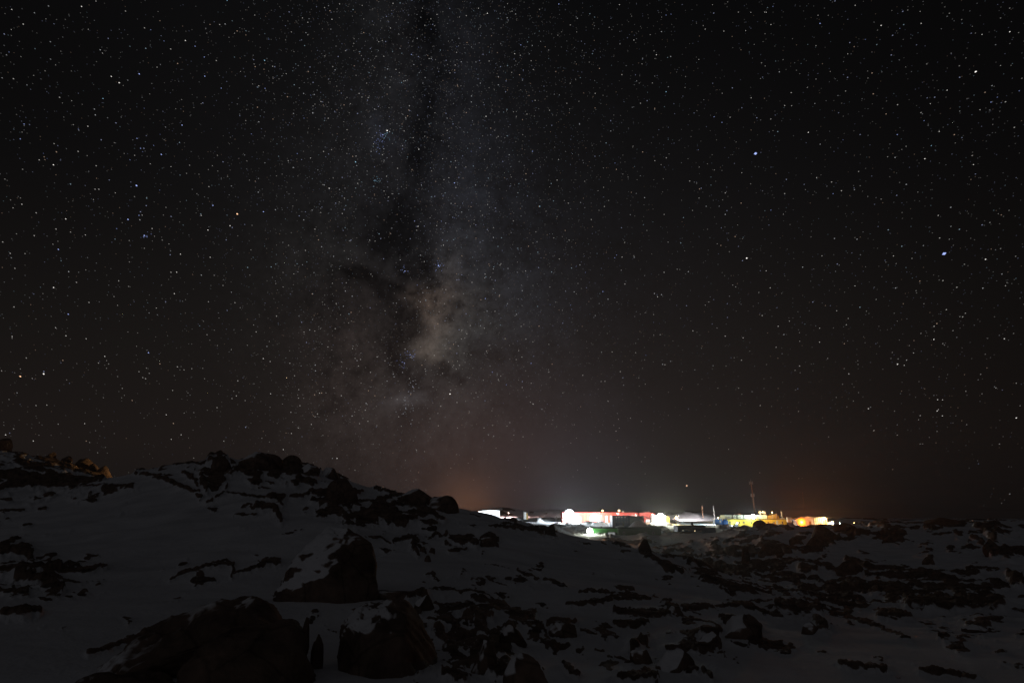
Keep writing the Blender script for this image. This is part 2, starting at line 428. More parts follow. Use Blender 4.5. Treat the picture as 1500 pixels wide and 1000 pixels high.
STROKES = [
    # (points, width in picture px) : bare rock breaking through the snow, left slope and crest
    ([(0, 750), (35, 748)], 3), ([(57, 749), (68, 746)], 3), ([(32, 773), (48, 770)], 3), ([(0, 800), (25, 795)], 6),
    ([(0, 812), (40, 812), (45, 825)], 10), ([(55, 822), (80, 818)], 5), ([(0, 840), (90, 835)], 10), ([(90, 840), (155, 833)], 6),
    ([(20, 850), (90, 865)], 13), ([(0, 905), (55, 900)], 10), ([(125, 815), (142, 814)], 3), ([(0, 868), (40, 872)], 7), ([(70, 850), (88, 852)], 8),
    ([(200, 692), (222, 680), (248, 668), (252, 672)], 6), ([(215, 680), (245, 678)], 3), ([(270, 676), (300, 664), (318, 660), (335, 672)], 6),
    ([(255, 680), (305, 680)], 3), ([(310, 680), (326, 682)], 13), ([(345, 668), (358, 662), (380, 666), (402, 676)], 6), ([(372, 672), (385, 688)], 7),
    ([(338, 695), (352, 688), (375, 692)], 5), ([(400, 682), (425, 686), (432, 698)], 6), ([(440, 692), (450, 696)], 6),
    ([(202, 698), (240, 702), (268, 716), (290, 722)], 5), ([(238, 697), (255, 696)], 3), ([(265, 694), (282, 700), (290, 712)], 5), ([(296, 700), (300, 724)], 8),
    ([(286, 726), (294, 734)], 4), ([(302, 738), (315, 732)], 4), ([(318, 728), (330, 722)], 3), ([(330, 718), (331, 712)], 4), ([(330, 723), (395, 729)], 3),
    ([(371, 712), (382, 709)], 6), ([(388, 707), (405, 710)], 2.5), ([(378, 717), (394, 718)], 2.5), ([(395, 730), (414, 734), (410, 742)], 8),
    ([(425, 732), (450, 727)], 5), ([(428, 711), (440, 706)], 8), ([(340, 757), (350, 753), (375, 753)], 3), ([(352, 743), (365, 741), (372, 746)], 3),
    ([(375, 745), (400, 748), (412, 765)], 8), ([(413, 782), (430, 781)], 2), ([(165, 690), (185, 688)], 3), ([(150, 718), (162, 712)], 4),
    ([(440, 680), (455, 680), (462, 690)], 4), ([(433, 692), (450, 697), (465, 700)], 8), ([(468, 690), (472, 682), (490, 682), (494, 690)], 4),
    ([(496, 694), (520, 693), (533, 703), (540, 707)], 3), ([(433, 706), (460, 710)], 6), ([(453, 725), (490, 728)], 8),
    ([(460, 735), (478, 738), (490, 745), (500, 754)], 7), ([(466, 757), (480, 748), (490, 752)], 4), ([(518, 726), (530, 722)], 5),
    ([(520, 738), (545, 734), (575, 728), (600, 726)], 4), ([(553, 716), (560, 721)], 4), ([(567, 720), (578, 721)], 3),
    ([(585, 723), (603, 717), (620, 716), (630, 724)], 4), ([(635, 725), (648, 735), (655, 745)], 9), ([(545, 744), (570, 743), (590, 742)], 6),
    ([(600, 742), (615, 748), (640, 758), (650, 763)], 7), ([(550, 760), (580, 765), (610, 762)], 7), ([(615, 768), (640, 770)], 6),
    ([(615, 777), (640, 777)], 4), ([(525, 769), (537, 769)], 2), ([(535, 788), (555, 788), (570, 797)], 3), ([(575, 796), (595, 790), (612, 790), (610, 805)], 5),
    ([(605, 795), (608, 812)], 8), ([(655, 807), (680, 805)], 4), ([(520, 752), (545, 752)], 3), ([(560, 752), (596, 753)], 4),
    ([(245, 850), (262, 842), (300, 832), (330, 825), (340, 830)], 4), ([(341, 828), (342, 848)], 4), ([(260, 829), (272, 825)], 3),
    ([(345, 842), (370, 834), (400, 824), (412, 828)], 5), ([(385, 826), (410, 822)], 6), ([(130, 960), (200, 938), (240, 915)], 6),
    ([(628, 789), (640, 784), (655, 788)], 4), ([(660, 792), (685, 795), (700, 800)], 8), ([(703, 796), (714, 788), (728, 795)], 9),
    ([(622, 842), (632, 839), (643, 851)], 3), ([(710, 827), (745, 832)], 1.6), ([(760, 838), (790, 852)], 4), ([(785, 830), (800, 830)], 2),
    ([(800, 852), (830, 860)], 4), ([(710, 845), (740, 858)], 1.8), ([(690, 752), (705, 757)], 2), ([(733, 755), (745, 759), (755, 766)], 6), ([(735, 766), (752, 769)], 3),
    ([(600, 880), (618, 870), (625, 880)], 8), ([(628, 865), (645, 862), (665, 865), (672, 870)], 3), ([(672, 872), (690, 866), (710, 870), (725, 880)], 4),
    ([(690, 880), (725, 890)], 9), ([(640, 900), (660, 895), (685, 890)], 5), ([(690, 902), (720, 907)], 13), ([(640, 925), (650, 945)], 12), ([(665, 930), (680, 935)], 9),
    ([(660, 955), (675, 965)], 7), ([(680, 975), (690, 980)], 3), ([(705, 950), (745, 960)], 20), ([(720, 985), (755, 985)], 22),
    ([(740, 900), (780, 905), (795, 920), (815, 955)], 4), ([(850, 868), (900, 868)], 4), ([(830, 890), (870, 885), (895, 880)], 7), ([(805, 920), (840, 915)], 10),
    ([(850, 925), (870, 930)], 4), ([(870, 953), (885, 953)], 3), ([(825, 975), (845, 990)], 7), ([(650, 990), (680, 1000)], 12),
    ([(755, 770), (775, 774), (790, 776)], 4), ([(718, 772), (740, 775), (760, 773), (780, 780)], 4), ([(780, 778), (800, 782), (815, 786)], 7),
    # valley and right-hand slopes
    ([(940, 797), (950, 797)], 9), ([(905, 797), (920, 802)], 4), ([(940, 810), (965, 828), (1000, 840)], 7), ([(970, 832), (990, 840)], 5),
    ([(985, 810), (1010, 808), (1020, 818)], 4), ([(1010, 826), (1060, 835), (1100, 850)], 8), ([(1030, 850), (1070, 862), (1110, 868)], 8),
    ([(1080, 868), (1130, 870)], 6), ([(1090, 882), (1130, 883)], 4), ([(1060, 795), (1090, 785)], 5), ([(1040, 800), (1050, 795)], 5),
    ([(1110, 800), (1130, 805), (1160, 810)], 6), ([(1170, 835), (1195, 840)], 9), ([(1140, 845), (1180, 850)], 6),
    ([(905, 862), (930, 867)], 4), ([(905, 880), (955, 880)], 5), ([(975, 890), (995, 895)], 8), ([(900, 900), (960, 905), (990, 900)], 9),
    ([(905, 918), (950, 915)], 8), ([(1005, 895), (1045, 893)], 8), ([(1050, 890), (1090, 887), (1120, 900), (1150, 907)], 5), ([(1010, 905), (1050, 920)], 4),
    ([(1060, 910), (1085, 925), (1110, 925)], 10), ([(1030, 930), (1055, 935)], 12), ([(925, 958), (945, 945)], 12), ([(975, 955), (1020, 948), (1050, 952)], 8),
    ([(985, 970), (1005, 980), (1020, 985)], 8), ([(900, 965), (925, 972)], 4), ([(905, 995), (960, 995)], 10), ([(1030, 985), (1045, 995)], 8),
    ([(1060, 915), (1110, 945)], 3), ([(1140, 895), (1200, 900)], 14), ([(1115, 798), (1150, 808)], 8), ([(1165, 792), (1180, 790)], 5),
    ([(1195, 795), (1220, 798)], 7), ([(1050, 838), (1110, 835)], 6), ([(1200, 795), (1230, 790)], 6), ([(1256, 787), (1264, 787)], 8), ([(1280, 770), (1305, 775)], 7),
    ([(1300, 785), (1325, 788)], 8), ([(1290, 765), (1330, 766)], 2), ([(1370, 766), (1430, 762)], 6), ([(1355, 777), (1380, 777)], 6), ([(1430, 775), (1465, 775)], 7),
    ([(1445, 760), (1475, 760)], 4), ([(1453, 795), (1460, 797)], 12), ([(1400, 785), (1410, 787)], 5), ([(1425, 790), (1440, 800)], 6), ([(1385, 807), (1400, 803)], 5),
    ([(1358, 805), (1364, 805)], 4), ([(1361, 820), (1366, 821)], 7), ([(1455, 815), (1500, 815)], 9), ([(1420, 835), (1465, 837)], 5), ([(1480, 850), (1500, 860)], 14),
    ([(1240, 825), (1275, 838)], 9), ([(1200, 830), (1230, 840)], 7), ([(1290, 833), (1320, 842)], 6), ([(1270, 845), (1330, 850), (1380, 850)], 8),
    ([(1340, 860), (1380, 865), (1420, 868)], 8), ([(1250, 862), (1300, 870), (1340, 878)], 9), ([(1330, 890), (1420, 890), (1470, 890)], 12),
    ([(1215, 870), (1260, 885)], 6), ([(1290, 905), (1330, 905)], 9), ([(1200, 895), (1250, 908), (1290, 920), (1330, 938)], 4), ([(1420, 918), (1450, 920)], 8),
    ([(1380, 935), (1390, 938)], 6), ([(1230, 975), (1300, 985)], 8), ([(1350, 985), (1430, 995)], 7), ([(1190, 915), (1210, 925)], 12),
    ([(1060, 778), (1100, 772)], 5), ([(1095, 768), (1110, 764)], 5), ([(1120, 769), (1150, 770)], 5)]

# regions with many small outcrops: (u, v, half width, half height, density)
REGIONS = [(60, 700, 110, 42, 1.0), (20, 665, 60, 25, .7), (400, 690, 150, 34, .62), (560, 742, 110, 34, .78), (640, 800, 70, 22, .35),
           (1080, 820, 150, 40, .74), (1300, 865, 260, 40, .75), (1120, 870, 120, 26, .5), (700, 930, 120, 80, .78), (940, 930, 140, 60, .45),
           (1400, 790, 150, 36, .45), (1240, 785, 90, 26, .55), (60, 850, 110, 34, .5), (1080, 950, 120, 50, .3), (1150, 780, 120, 16, .5),
           (900, 790, 90, 12, .4), (1450, 930, 120, 50, .35), (760, 775, 60, 12, .4)]


def worley(x, y):
    """rounded cells: height of the dome in each cell and distance to the cell's edge"""
    xi, yi = np.floor(x).astype(np.int64), np.floor(y).astype(np.int64)
    f1, f2, hh = np.full(x.shape, 9.0), np.full(x.shape, 9.0), np.zeros(x.shape)
    for dx in (-1, 0, 1):
        for dy in (-1, 0, 1):
            h = _perm[_perm[(xi + dx) & 255] + ((yi + dy) & 255)]
            px_ = xi + dx + 0.15 + 0.7 * (h / 255.0)
            py_ = yi + dy + 0.15 + 0.7 * (_perm[h + 37] / 255.0)
            d = np.hypot(x - px_, y - py_)
            new = d < f1
            f2 = np.where(new, f1, np.minimum(f2, d))
            hh = np.where(new, 0.35 + 0.65 * _perm[h + 91] / 255.0, hh)
            f1 = np.where(new, d, f1)
    return hh * np.sqrt(np.clip(1 - (f1 / 0.85) ** 2, 0, 1)), np.clip(f2 - f1, 0, 1)


def smooth(a, b, x):
    t = np.clip((x - a) / (b - a), 0, 1)
    return t * t * (3 - 2 * t)


def build_terrain():
    inner = np.radians(np.linspace(-41, 41, N_COL))
    outer = np.radians(np.linspace(41, 319, 84)[1:-1])
    phi = np.concatenate([inner, outer])
    r = [0.4]
    while r[-1] < 5:
        r.append(r[-1] * 1.05)
    while r[-1] < 560:
        r.append(r[-1] * RING)
    while r[-1] < 9000:
        r.append(r[-1] * 1.02)
    r = np.array(r)
    R, PH = np.meshgrid(r, phi, indexing='ij')
    X, Y = R * np.sin(PH), R * np.cos(PH)
    Z = base_height(X, Y)
    near = np.clip(1 - R / 700, 0, 1)
    # wind-packed snow: long soft undulations and drifts
    Z += near * (0.28 * np.minimum(R / 30, 1.0) * fbm(X / 9, Y / 9, 3) + 0.05 * fbm(X / 2.1 + 5, Y / 2.1, 3) * np.minimum(R / 12, 1))
    Z += np.clip((R - 60) / 200, 0, 1) * near * (0.28 + 0.47 * smooth(290, 200, R)) * fbm(X / 16, Y / 16, 4) + smooth(12, 45, R) * smooth(200, 90, R) * 0.42 * fbm(X / 7.5 + 3, Y / 7.5 + 8, 3)
    U, V = project(X, Y, Z)
    front = (np.cos(PH) > 0.6)
    lu, lv = PH * 1000, np.log(R) * 160
    wu = 5.0 * fbm(lu / 34, lv / 20, 3) + 2.2 * fbm(lu / 8, lv / 6, 2)
    wv = 3.4 * fbm(lu / 30 + 40, lv / 18, 3) + 1.8 * fbm(lu / 7 + 9, lv / 5, 2)
    U2, V2 = U + wu * 1.3, V + wv * 1.1
    LIFT = np.zeros(R.shape)
    M = np.full(R.shape, -9.0)                        # signed mask in units of half-widths, > 0 is rock
    AMP = np.zeros(R.shape)
    for pts, w in STROKES:
        pu, pv = [p[0] for p in pts], [p[1] for p in pts]
        far = 345 if (min(pu) > 930 and min(pv) < 870) else (230 if max(pv) < 735 else 95)
        lo = 70 if (min(pu) > 1000 and max(pv) < 830) else 2
        hw = w * 0.62
        sel = front & (R < far) & (R > lo) & (U2 > min(pu) - 3 * w - 8) & (U2 < max(pu) + 3 * w + 8) & (V2 > min(pv) - 3 * w - 8) & (V2 < max(pv) + 3 * w + 8)
        idx = np.nonzero(sel)
        if not len(idx[0]):
            continue
        a, b = U2[idx], V2[idx]
        best = np.full(a.shape, 1e9)
        side = np.zeros(a.shape)
        for k in range(len(pts) - 1):
            ax, ay = pts[k]
            bx, by = pts[k + 1]
            dx, dy = bx - ax, by - ay
            t = np.clip(((a - ax) * dx + (b - ay) * dy) / (dx * dx + dy * dy + 1e-6), 0, 1)
            wt = hw * (0.55 + 0.45 * np.sin(np.pi * np.clip((k + t) / (len(pts) - 1), 0.05, 0.95)))
            dk = np.hypot(a - ax - t * dx, b - ay - t * dy) / wt
            side = np.where(dk < best, b - ay - t * dy, side)
            best = np.minimum(best, dk)
        val = 1 - best
        cur = M[idx]
        up = val > cur
        am = AMP[idx]
        am[up] = np.minimum(w, 14) * 0.62
        M[idx] = np.maximum(cur, val)
        AMP[idx] = am
        lift = np.where(side < 0, np.exp(-(best / 3.2) ** 2), np.exp(-(best / 0.9) ** 2)) * min(w, 12)
        LIFT[idx] = np.maximum(LIFT[idx], lift)          # snow banked behind each ledge, a sharp face before it
    # many small ledges and stones, by region
    dens = np.zeros(R.shape)
    for (u, v, hu, hv, d) in REGIONS:
        dens = np.maximum(dens, d * np.exp(-(((U - u) / hu) ** 2 + ((V - v) / hv) ** 2) ** 1.5))
    dens *= front
    dens = np.maximum(dens, 0.0 * front * (R < 60) + 0.10 * front * (R >= 60) * (R < 330))
    dens = np.maximum(dens, np.where(R > 330, 0.46, 0) * (R < 600) * front)
    dens = np.maximum(dens, np.where(R > 600, 0.42, 0))
    dens = np.maximum(dens, np.where(~front, 0.35, 0))
    nz = fbm(lu / 28 + 3, lv / 21 + 8, 4, 0.55)
    nz2 = fbm(lu / 75 + 13, lv / 42 + 1, 3, 0.5)
    M2 = (0.75 * nz + 0.55 * nz2 + 0.85 * (dens - 1.0) + 0.28) * 4.5
    AMP = np.where(M2 > M, np.minimum(6.0, 2.0 + 4 * dens), AMP)
    M = np.maximum(M, M2)
    # the rock breaks into rounded blocks with snow packed between them
    wlu, wlv = lu + 3 * fbm(lu / 14, lv / 9, 2), lv + 2 * fbm(lu / 14 + 31, lv / 9, 2)
    l1, e1 = worley(wlu / 17, wlv / 8.5)
    l2, e2 = worley(wlu / 7.5 + 50, wlv / 4.2)
    near_rock = smooth(-1.6, 0.2, M)
    lump = near_rock * (0.75 * l1 + 0.35 * l2 * l1)
    M = M + np.where(M > -2.5, 1.15 * (e1 - 0.30) * (0.4 + 0.6 * l1) + 0.35 * (e2 - 0.3), 0) * np.where(R < 340, 1, 0.5)
    # solid rise of the rock above the snow, its top broken into slabs
    rise = smooth(-0.7, 0.9, M)
    slab = 0.72 + 0.45 * fbm(lu / 12 + 70, lv / 7, 3)
    Z += (rise * slab * 0.55 + lump * 0.95) * AMP * np.minimum(R, 420) / F
    Z += LIFT * 0.42 * np.minimum(R, 200) / F
    Z += np.clip(M + 0.5, 0, 1) * near * (0.0016 * np.minimum(R, 260)) * fbm(lu / 3.2, lv / 2.6, 2)
    Z -= smooth(-1.6, -0.5, M) * (1 - rise) * AMP * np.minimum(R, 200) / F * 0.14      # wind scoop at the foot
    # crust of the sheet
    nr, nc = R.shape
    verts = np.stack([X, Y, Z], -1).reshape(-1, 3).astype(np.float32)
    ii, jj = np.meshgrid(np.arange(nr - 1), np.arange(nc), indexing='ij')
    j2 = (jj + 1) % nc
    quads = np.stack([ii * nc + jj, ii * nc + j2, (ii + 1) * nc + j2, (ii + 1) * nc + jj], -1).reshape(-1, 4)
    me = bpy.data.meshes.new("ground")
    nv, nq = len(verts), len(quads)
    me.vertices.add(nv)
    me.vertices.foreach_set("co", verts.ravel())
    me.loops.add(nq * 4)
    me.loops.foreach_set("vertex_index", quads[:, ::-1].astype(np.int32).ravel())
    me.polygons.add(nq)
    me.polygons.foreach_set("loop_start", np.arange(0, nq * 4, 4, dtype=np.int32))
    me.polygons.foreach_set("loop_total", np.full(nq, 4, dtype=np.int32))
    me.polygons.foreach_set("use_smooth", np.ones(nq, dtype=bool))
    at = me.attributes.new("rock", 'FLOAT', 'POINT')
    at.data.foreach_set("value", M.astype(np.float32).ravel())
    me.update(calc_edges=True)
    return me, r, phi, Z


ROCK_A, ROCK_B = (0.075, 0.054, 0.044), (0.27, 0.19, 0.145)
SNOW = (0.78, 0.79, 0.82)


def rock_nodes(nt, vec, scale):
    n = nt.nodes.new('ShaderNodeTexNoise')
    n.inputs['Scale'].default_value = scale
    n.inputs['Detail'].default_value = 9
    n.inputs['Roughness'].default_value = 0.68
    nt.links.new(vec, n.inputs['Vector'])
    r = nt.nodes.new('ShaderNodeValToRGB')
    r.color_ramp.elements[0].position, r.color_ramp.elements[0].color = 0.34, (*ROCK_A, 1)
    r.color_ramp.elements[1].position, r.color_ramp.elements[1].color = 0.70, (*ROCK_B, 1)
    nt.links.new(n.outputs['Fac'], r.inputs[0])
    vo = nt.nodes.new('ShaderNodeTexVoronoi')
    vo.feature = 'DISTANCE_TO_EDGE'
    vo.inputs['Scale'].default_value = scale * 0.9
    nt.links.new(vec, vo.inputs['Vector'])
    ck = nt.nodes.new('ShaderNodeMapRange')
    ck.inputs['From Max'].default_value = 0.04
    ck.inputs['To Min'].default_value = 0.6
    nt.links.new(vo.outputs['Distance'], ck.inputs['Value'])
    mu = nt.nodes.new('ShaderNodeVectorMath')
    mu.operation = 'SCALE'
    nt.links.new(r.outputs[0], mu.inputs[0])
    nt.links.new(ck.outputs[0], mu.inputs['Scale'])
    return n, mu


def ground_material():
    mt, nt, b = new_mat("snow_and_rock")
    N, L = nt.nodes.new, nt.links.new
    geo = N('ShaderNodeNewGeometry')
    at = N('ShaderNodeAttribute')
    at.attribute_name = "rock"
    n, rr = rock_nodes(nt, geo.outputs['Position'], 0.9)
    n2 = N('ShaderNodeTexNoise')
    n2.inputs['Scale'].default_value = 2.6
    n2.inputs['Detail'].default_value = 6
    n2.inputs['Roughness'].default_value = 0.7
    L(geo.outputs['Position'], n2.inputs['Vector'])
    ma = N('ShaderNodeMath')
    ma.operation = 'MULTIPLY_ADD'
    L(n2.outputs['Fac'], ma.inputs[0])
    ma.inputs[1].default_value = 0.7
    L(at.outputs['Fac'], ma.inputs[2])
    mr = N('ShaderNodeMapRange')
    mr.inputs['From Min'].default_value = 0.34
    mr.inputs['From Max'].default_value = 0.52
    L(ma.outputs[0], mr.inputs['Value'])
    # drifted snow lying on level rock tops
    sep = N('ShaderNodeSeparateXYZ')
    L(geo.outputs['Normal'], sep.inputs[0])
    top = N('ShaderNodeMath')
    top.operation = 'MULTIPLY_ADD'
    L(n2.outputs['Fac'], top.inputs[0])
    top.inputs[1].default_value = 0.35
    L(sep.outputs['Z'], top.inputs[2])
    tr = N('ShaderNodeMapRange')
    tr.inputs['From Min'].default_value = 1.20
    tr.inputs['From Max'].default_value = 1.25
    tr.inputs['To Min'].default_value = 1.0
    tr.inputs['To Max'].default_value = 0.12
    L(top.outputs[0], tr.inputs['Value'])
    fac = N('ShaderNodeMath')
    fac.operation = 'MULTIPLY'
    L(mr.outputs[0], fac.inputs[0])
    L(tr.outputs[0], fac.inputs[1])
    sn = N('ShaderNodeTexNoise')
    sn.inputs['Scale'].default_value = 0.35
    sn.inputs['Detail'].default_value = 8
    L(geo.outputs['Position'], sn.inputs['Vector'])
    sr = N('ShaderNodeValToRGB')
    sr.color_ramp.elements[0].position, sr.color_ramp.elements[0].color = 0.3, (0.62, 0.63, 0.66, 1)
    sr.color_ramp.elements[1].position, sr.color_ramp.elements[1].color = 0.62, (*SNOW, 1)
    L(sn.outputs['Fac'], sr.inputs[0])
    mx = N('ShaderNodeMix')
    mx.data_type = 'RGBA'
    L(fac.outputs[0], mx.inputs['Factor'])
    L(sr.outputs[0], mx.inputs['A'])
    L(rr.outputs[0], mx.inputs['B'])
    L(mx.outputs['Result'], b.inputs['Base Color'])
    b.inputs['Roughness'].default_value = 0.9
    b.inputs['Specular IOR Level'].default_value = 0.1
    bp = N('ShaderNodeBump')
    bp.inputs['Strength'].default_value = 0.7
    bp.inputs['Distance'].default_value = 0.12
    L(n2.outputs['Fac'], bp.inputs['Height'])
    L(bp.outputs[0], b.inputs['Normal'])
    return mt


N_COL, RING = 1180, 1.0078
ground_me, GR, GPHI, GZ = build_terrain()
ground = obj("ground", ground_me, ground_material())
tag(ground, kind='structure')
_lr = np.log(GR)


def ground_z(x, y):
    r, ph = math.hypot(x, y), math.atan2(x, y)
    i = int(np.clip(np.searchsorted(GR, r) - 1, 0, len(GR) - 2))
    j = int(np.clip(round((ph - GPHI[0]) / (GPHI[1] - GPHI[0])), 0, N_COL - 1))
    t = (r - GR[i]) / (GR[i + 1] - GR[i])
    return float(GZ[i, j] * (1 - t) + GZ[i + 1, j] * t)


def hit(u, v, rmin=3.0):                     # first ground met by the ray through (u, v)
    d = ray(u, v)
    ph = math.atan2(d.x, d.y)
    j = int(np.clip(round((ph - GPHI[0]) / (GPHI[1] - GPHI[0])), 0, N_COL - 1))
    h = d.z / math.hypot(d.x, d.y)
    ok = (GZ[:, j] >= h * GR) & (GR > rmin)
    k = np.nonzero(ok)[0]
    rr = GR[k[0]] if len(k) else 400.0
    return Vector((rr * math.sin(ph), rr * math.cos(ph), h * rr))


# ------------------------------------------------------------------ boulders
def boulder_material():
    mt, nt, b = new_mat("boulder_rock")
    N, L = nt.nodes.new, nt.links.new
    tc = N('ShaderNodeTexCoord')
    geo = N('ShaderNodeNewGeometry')
    n, rr = rock_nodes(nt, geo.outputs['Position'], 1.4)
    at = N('ShaderNodeAttribute')
    at.attribute_name = "snow_line"
    at.attribute_type = 'OBJECT'
    sep = N('ShaderNodeVectorMath')          # snow driven by the wind from the left, towards the viewer's side
    sep.operation = 'DOT_PRODUCT'
    L(geo.outputs['Normal'], sep.inputs[0])
    sep.inputs[1].default_value = Vector((-0.42, -0.34, 0.84)).normalized()
    sn = N('ShaderNodeTexNoise')
    sn.inputs['Scale'].default_value = 0.7
    sn.inputs['Detail'].default_value = 6
    sn.inputs['Roughness'].default_value = 0.55
    L(geo.outputs['Position'], sn.inputs['Vector'])
    s = N('ShaderNodeMath')
    s.operation = 'MULTIPLY_ADD'
    L(sn.outputs['Fac'], s.inputs[0])
    s.inputs[1].default_value = 0.62
    L(sep.outputs['Value'], s.inputs[2])
    sub = N('ShaderNodeMath')
    sub.operation = 'SUBTRACT'
    L(s.outputs[0], sub.inputs[0])
    L(at.outputs['Fac'], sub.inputs[1])
    mr = N('ShaderNodeMapRange')
    mr.inputs['From Min'].default_value = -0.16
    mr.inputs['From Max'].default_value = -0.07
    L(sub.outputs[0], mr.inputs['Value'])
    mx = N('ShaderNodeMix')
    mx.data_type = 'RGBA'
    L(mr.outputs[0], mx.inputs['Factor'])
    L(rr.outputs[0], mx.inputs['A'])
    mx.inputs['B'].default_value = (*SNOW, 1)
    L(mx.outputs['Result'], b.inputs['Base Color'])
    b.inputs['Roughness'].default_value = 0.88
    b.inputs['Specular IOR Level'].default_value = 0.12
    bp = N('ShaderNodeBump')
    bp.inputs['Strength'].default_value = 0.8
    bp.inputs['Distance'].default_value = 0.1
    L(n.outputs['Fac'], bp.inputs['Height'])
    L(bp.outputs[0], b.inputs['Normal'])
    return mt


M_BOULDER = boulder_material()


def boulder_mesh(sx, sy, sz, seed, sub=4, cuts=9, rough=0.08, lean=0.0):
    rnd = random.Random(seed)
    bm = bmesh.new()
    bmesh.ops.create_icosphere(bm, subdivisions=sub, radius=1.0)
    planes = []
    for _ in range(cuts):
        n = Vector((rnd.uniform(-1, 1), rnd.uniform(-1, 1), rnd.uniform(-0.3, 0.9))).normalized()
        planes.append((n, rnd.uniform(0.60, 0.84)))
    co = np.array([v.co[:] for v in bm.verts])
    for n, d in planes:
        h = co @ np.array(n) - d
        k = np.clip(h, 0, None)
        co -= np.outer(k * 0.92, np.array(n))
    nx = fbm(co[:, 0] * 1.3 + seed * 3.1 + co[:, 2], co[:, 1] * 1.3 - seed * 1.7 + co[:, 2] * .7, 4, 0.55)
    co *= (1 + rough * 1.8 * nx)[:, None]
    co[:, 0] += lean * np.clip(co[:, 2], 0, None)
    co *= np.array([sx, sy, sz])
    for v, c in zip(bm.verts, co):
        v.co = c
    for f in bm.faces:
        f.smooth = True
    me = bpy.data.meshes.new("boulder")
    bm.to_mesh(me)
    bm.free()
    return me


def boulder(u0, u1, vt, vb, label, seed, snow=1.45, Y=None, lean=0.0, cuts=10, deep=0.9, sub=4, group=None, rough=0.08, name="boulder", rmin=3.0):
    um = 0.5 * (u0 + u1)
    c = P(um, vb, Y) if Y else hit(um, vb, rmin)
    Yc = c.y
    k = Yc / F / CP * 1.02
    w = (u1 - u0) * k
    p_top = P(um, vt, Yc)
    h = p_top.z - c.z
    me = boulder_mesh(w * 0.55, w * 0.52 * deep, h * 0.98, seed, sub, cuts, rough, lean * w / max(h, .01) * 0.3)
    o = obj(name, me, M_BOULDER)
    o.location = (c.x, c.y + w * 0.36 * deep, c.z + h * 0.06)
    o.rotation_euler = (0, 0, 0)
    o["snow_line"] = snow
    tag(o, label, "boulder" if name == "boulder" else "rock", group)
    return o


def hull_rock(pts, Y, label, snow, seed, cuts=7, soft=4, rough=.04, name="boulder"):
    """pts: (u, v, dy) corners of the rock as seen, dy metres behind depth Y; its convex hull is split, rounded and roughened"""
    o0 = P(pts[0][0], pts[0][1], Y)
    bm = bmesh.new()
    for u, v, dy in pts:
        bm.verts.new(P(u, v, Y + dy) - o0)
    bmesh.ops.convex_hull(bm, input=bm.verts)
    loose = [v for v in bm.verts if not v.link_faces]
    bmesh.ops.delete(bm, geom=loose, context='VERTS')
    bmesh.ops.triangulate(bm, faces=bm.faces)
    for _ in range(3):
        bmesh.ops.subdivide_edges(bm, edges=bm.edges, cuts=1, use_grid_fill=True)
        bmesh.ops.triangulate(bm, faces=[f for f in bm.faces if len(f.verts) > 3])
    for _ in range(soft):
        bmesh.ops.smooth_vert(bm, verts=bm.verts, factor=0.5, use_axis_x=True, use_axis_y=True, use_axis_z=True)
    bmesh.ops.subdivide_edges(bm, edges=bm.edges, cuts=1, use_grid_fill=True)
    bmesh.ops.recalc_face_normals(bm, faces=bm.faces)
    bm.normal_update()
    co = np.array([v.co[:] for v in bm.verts])
    no = np.array([v.normal[:] for v in bm.verts])
    size = np.ptp(co[:, 0])
    q = co / size * 5
    d = fbm(q[:, 0] + seed * 3.3 + q[:, 2] * .6, q[:, 2] - seed + q[:, 1] * .8, 5, .55) * rough * size
    co = co + no * d[:, None]
    for v, c in zip(bm.verts, co):
        v.co = c
    for f in bm.faces:
        f.smooth = True
    me = bpy.data.meshes.new(name)
    bm.to_mesh(me)
    bm.free()
    o = obj(name, me, M_BOULDER, None, o0)
    o["snow_line"] = snow
    return tag(o, label, "boulder")


_c = hit(485, 884)
hull_rock([(395, 882, .3), (432, 818, .5), (450, 794, .9), (482, 771, 1.3), (508, 772, 1.2), (546, 794, 1.0), (553, 835, .9), (552, 884, .8), (505, 905, 0), (455, 890, -.1),
           (480, 838, -.05), (500, 790, .7), (430, 860, .0), (400, 880, 1.8), (450, 800, 2.2), (545, 800, 2.3), (552, 890, 2.3), (482, 778, 2.0)], _c.y,
          "big angular boulder standing alone mid-slope, its left top half plastered with snow", 1.16, 4, soft=2)
hull_rock([(120, 990, .5), (205, 934, .8), (242, 908, 1.0), (292, 890, 1.1), (338, 872, 1.2), (372, 871, 1.2), (402, 888, 1.2), (418, 912, 1.0), (380, 926, .3), (300, 930, .2),
           (230, 960, .2), (140, 1010, 0), (240, 915, 2.6), (372, 876, 2.8), (420, 930, 2.5), (420, 990, .8), (130, 1010, 2)], 8.4,
          "long dark rock ledge at bottom left, snow lodged below its crest", 1.42, 9)
hull_rock([(300, 935, .6), (345, 918, .8), (400, 912, .9), (432, 905, 1.0), (448, 925, 1.0), (452, 990, .8), (470, 1040, .5), (240, 1040, 0), (262, 975, .3), (330, 985, -.1),
           (420, 1040, -.2), (430, 910, 2), (320, 935, 2), (460, 1040, 2)], 7.5,
          "broad bare dark boulder at the bottom edge, in front of the long ledge", 1.5, 10)
hull_rock([(494, 1050, .4), (493, 930, .6), (506, 902, .9), (535, 882, 1.2), (566, 874, 1.3), (598, 878, 1.4), (622, 908, 1.4), (640, 960, 1.3), (654, 1060, 1.0), (560, 1060, -.3),
           (545, 930, .1), (590, 925, .2), (610, 1060, -.1), (510, 910, 2.2), (600, 886, 2.4), (650, 1060, 2.4)], 8.6,
          "tall rounded bare boulder at the bottom edge with a thin snow streak", 1.40, 15, soft=4)
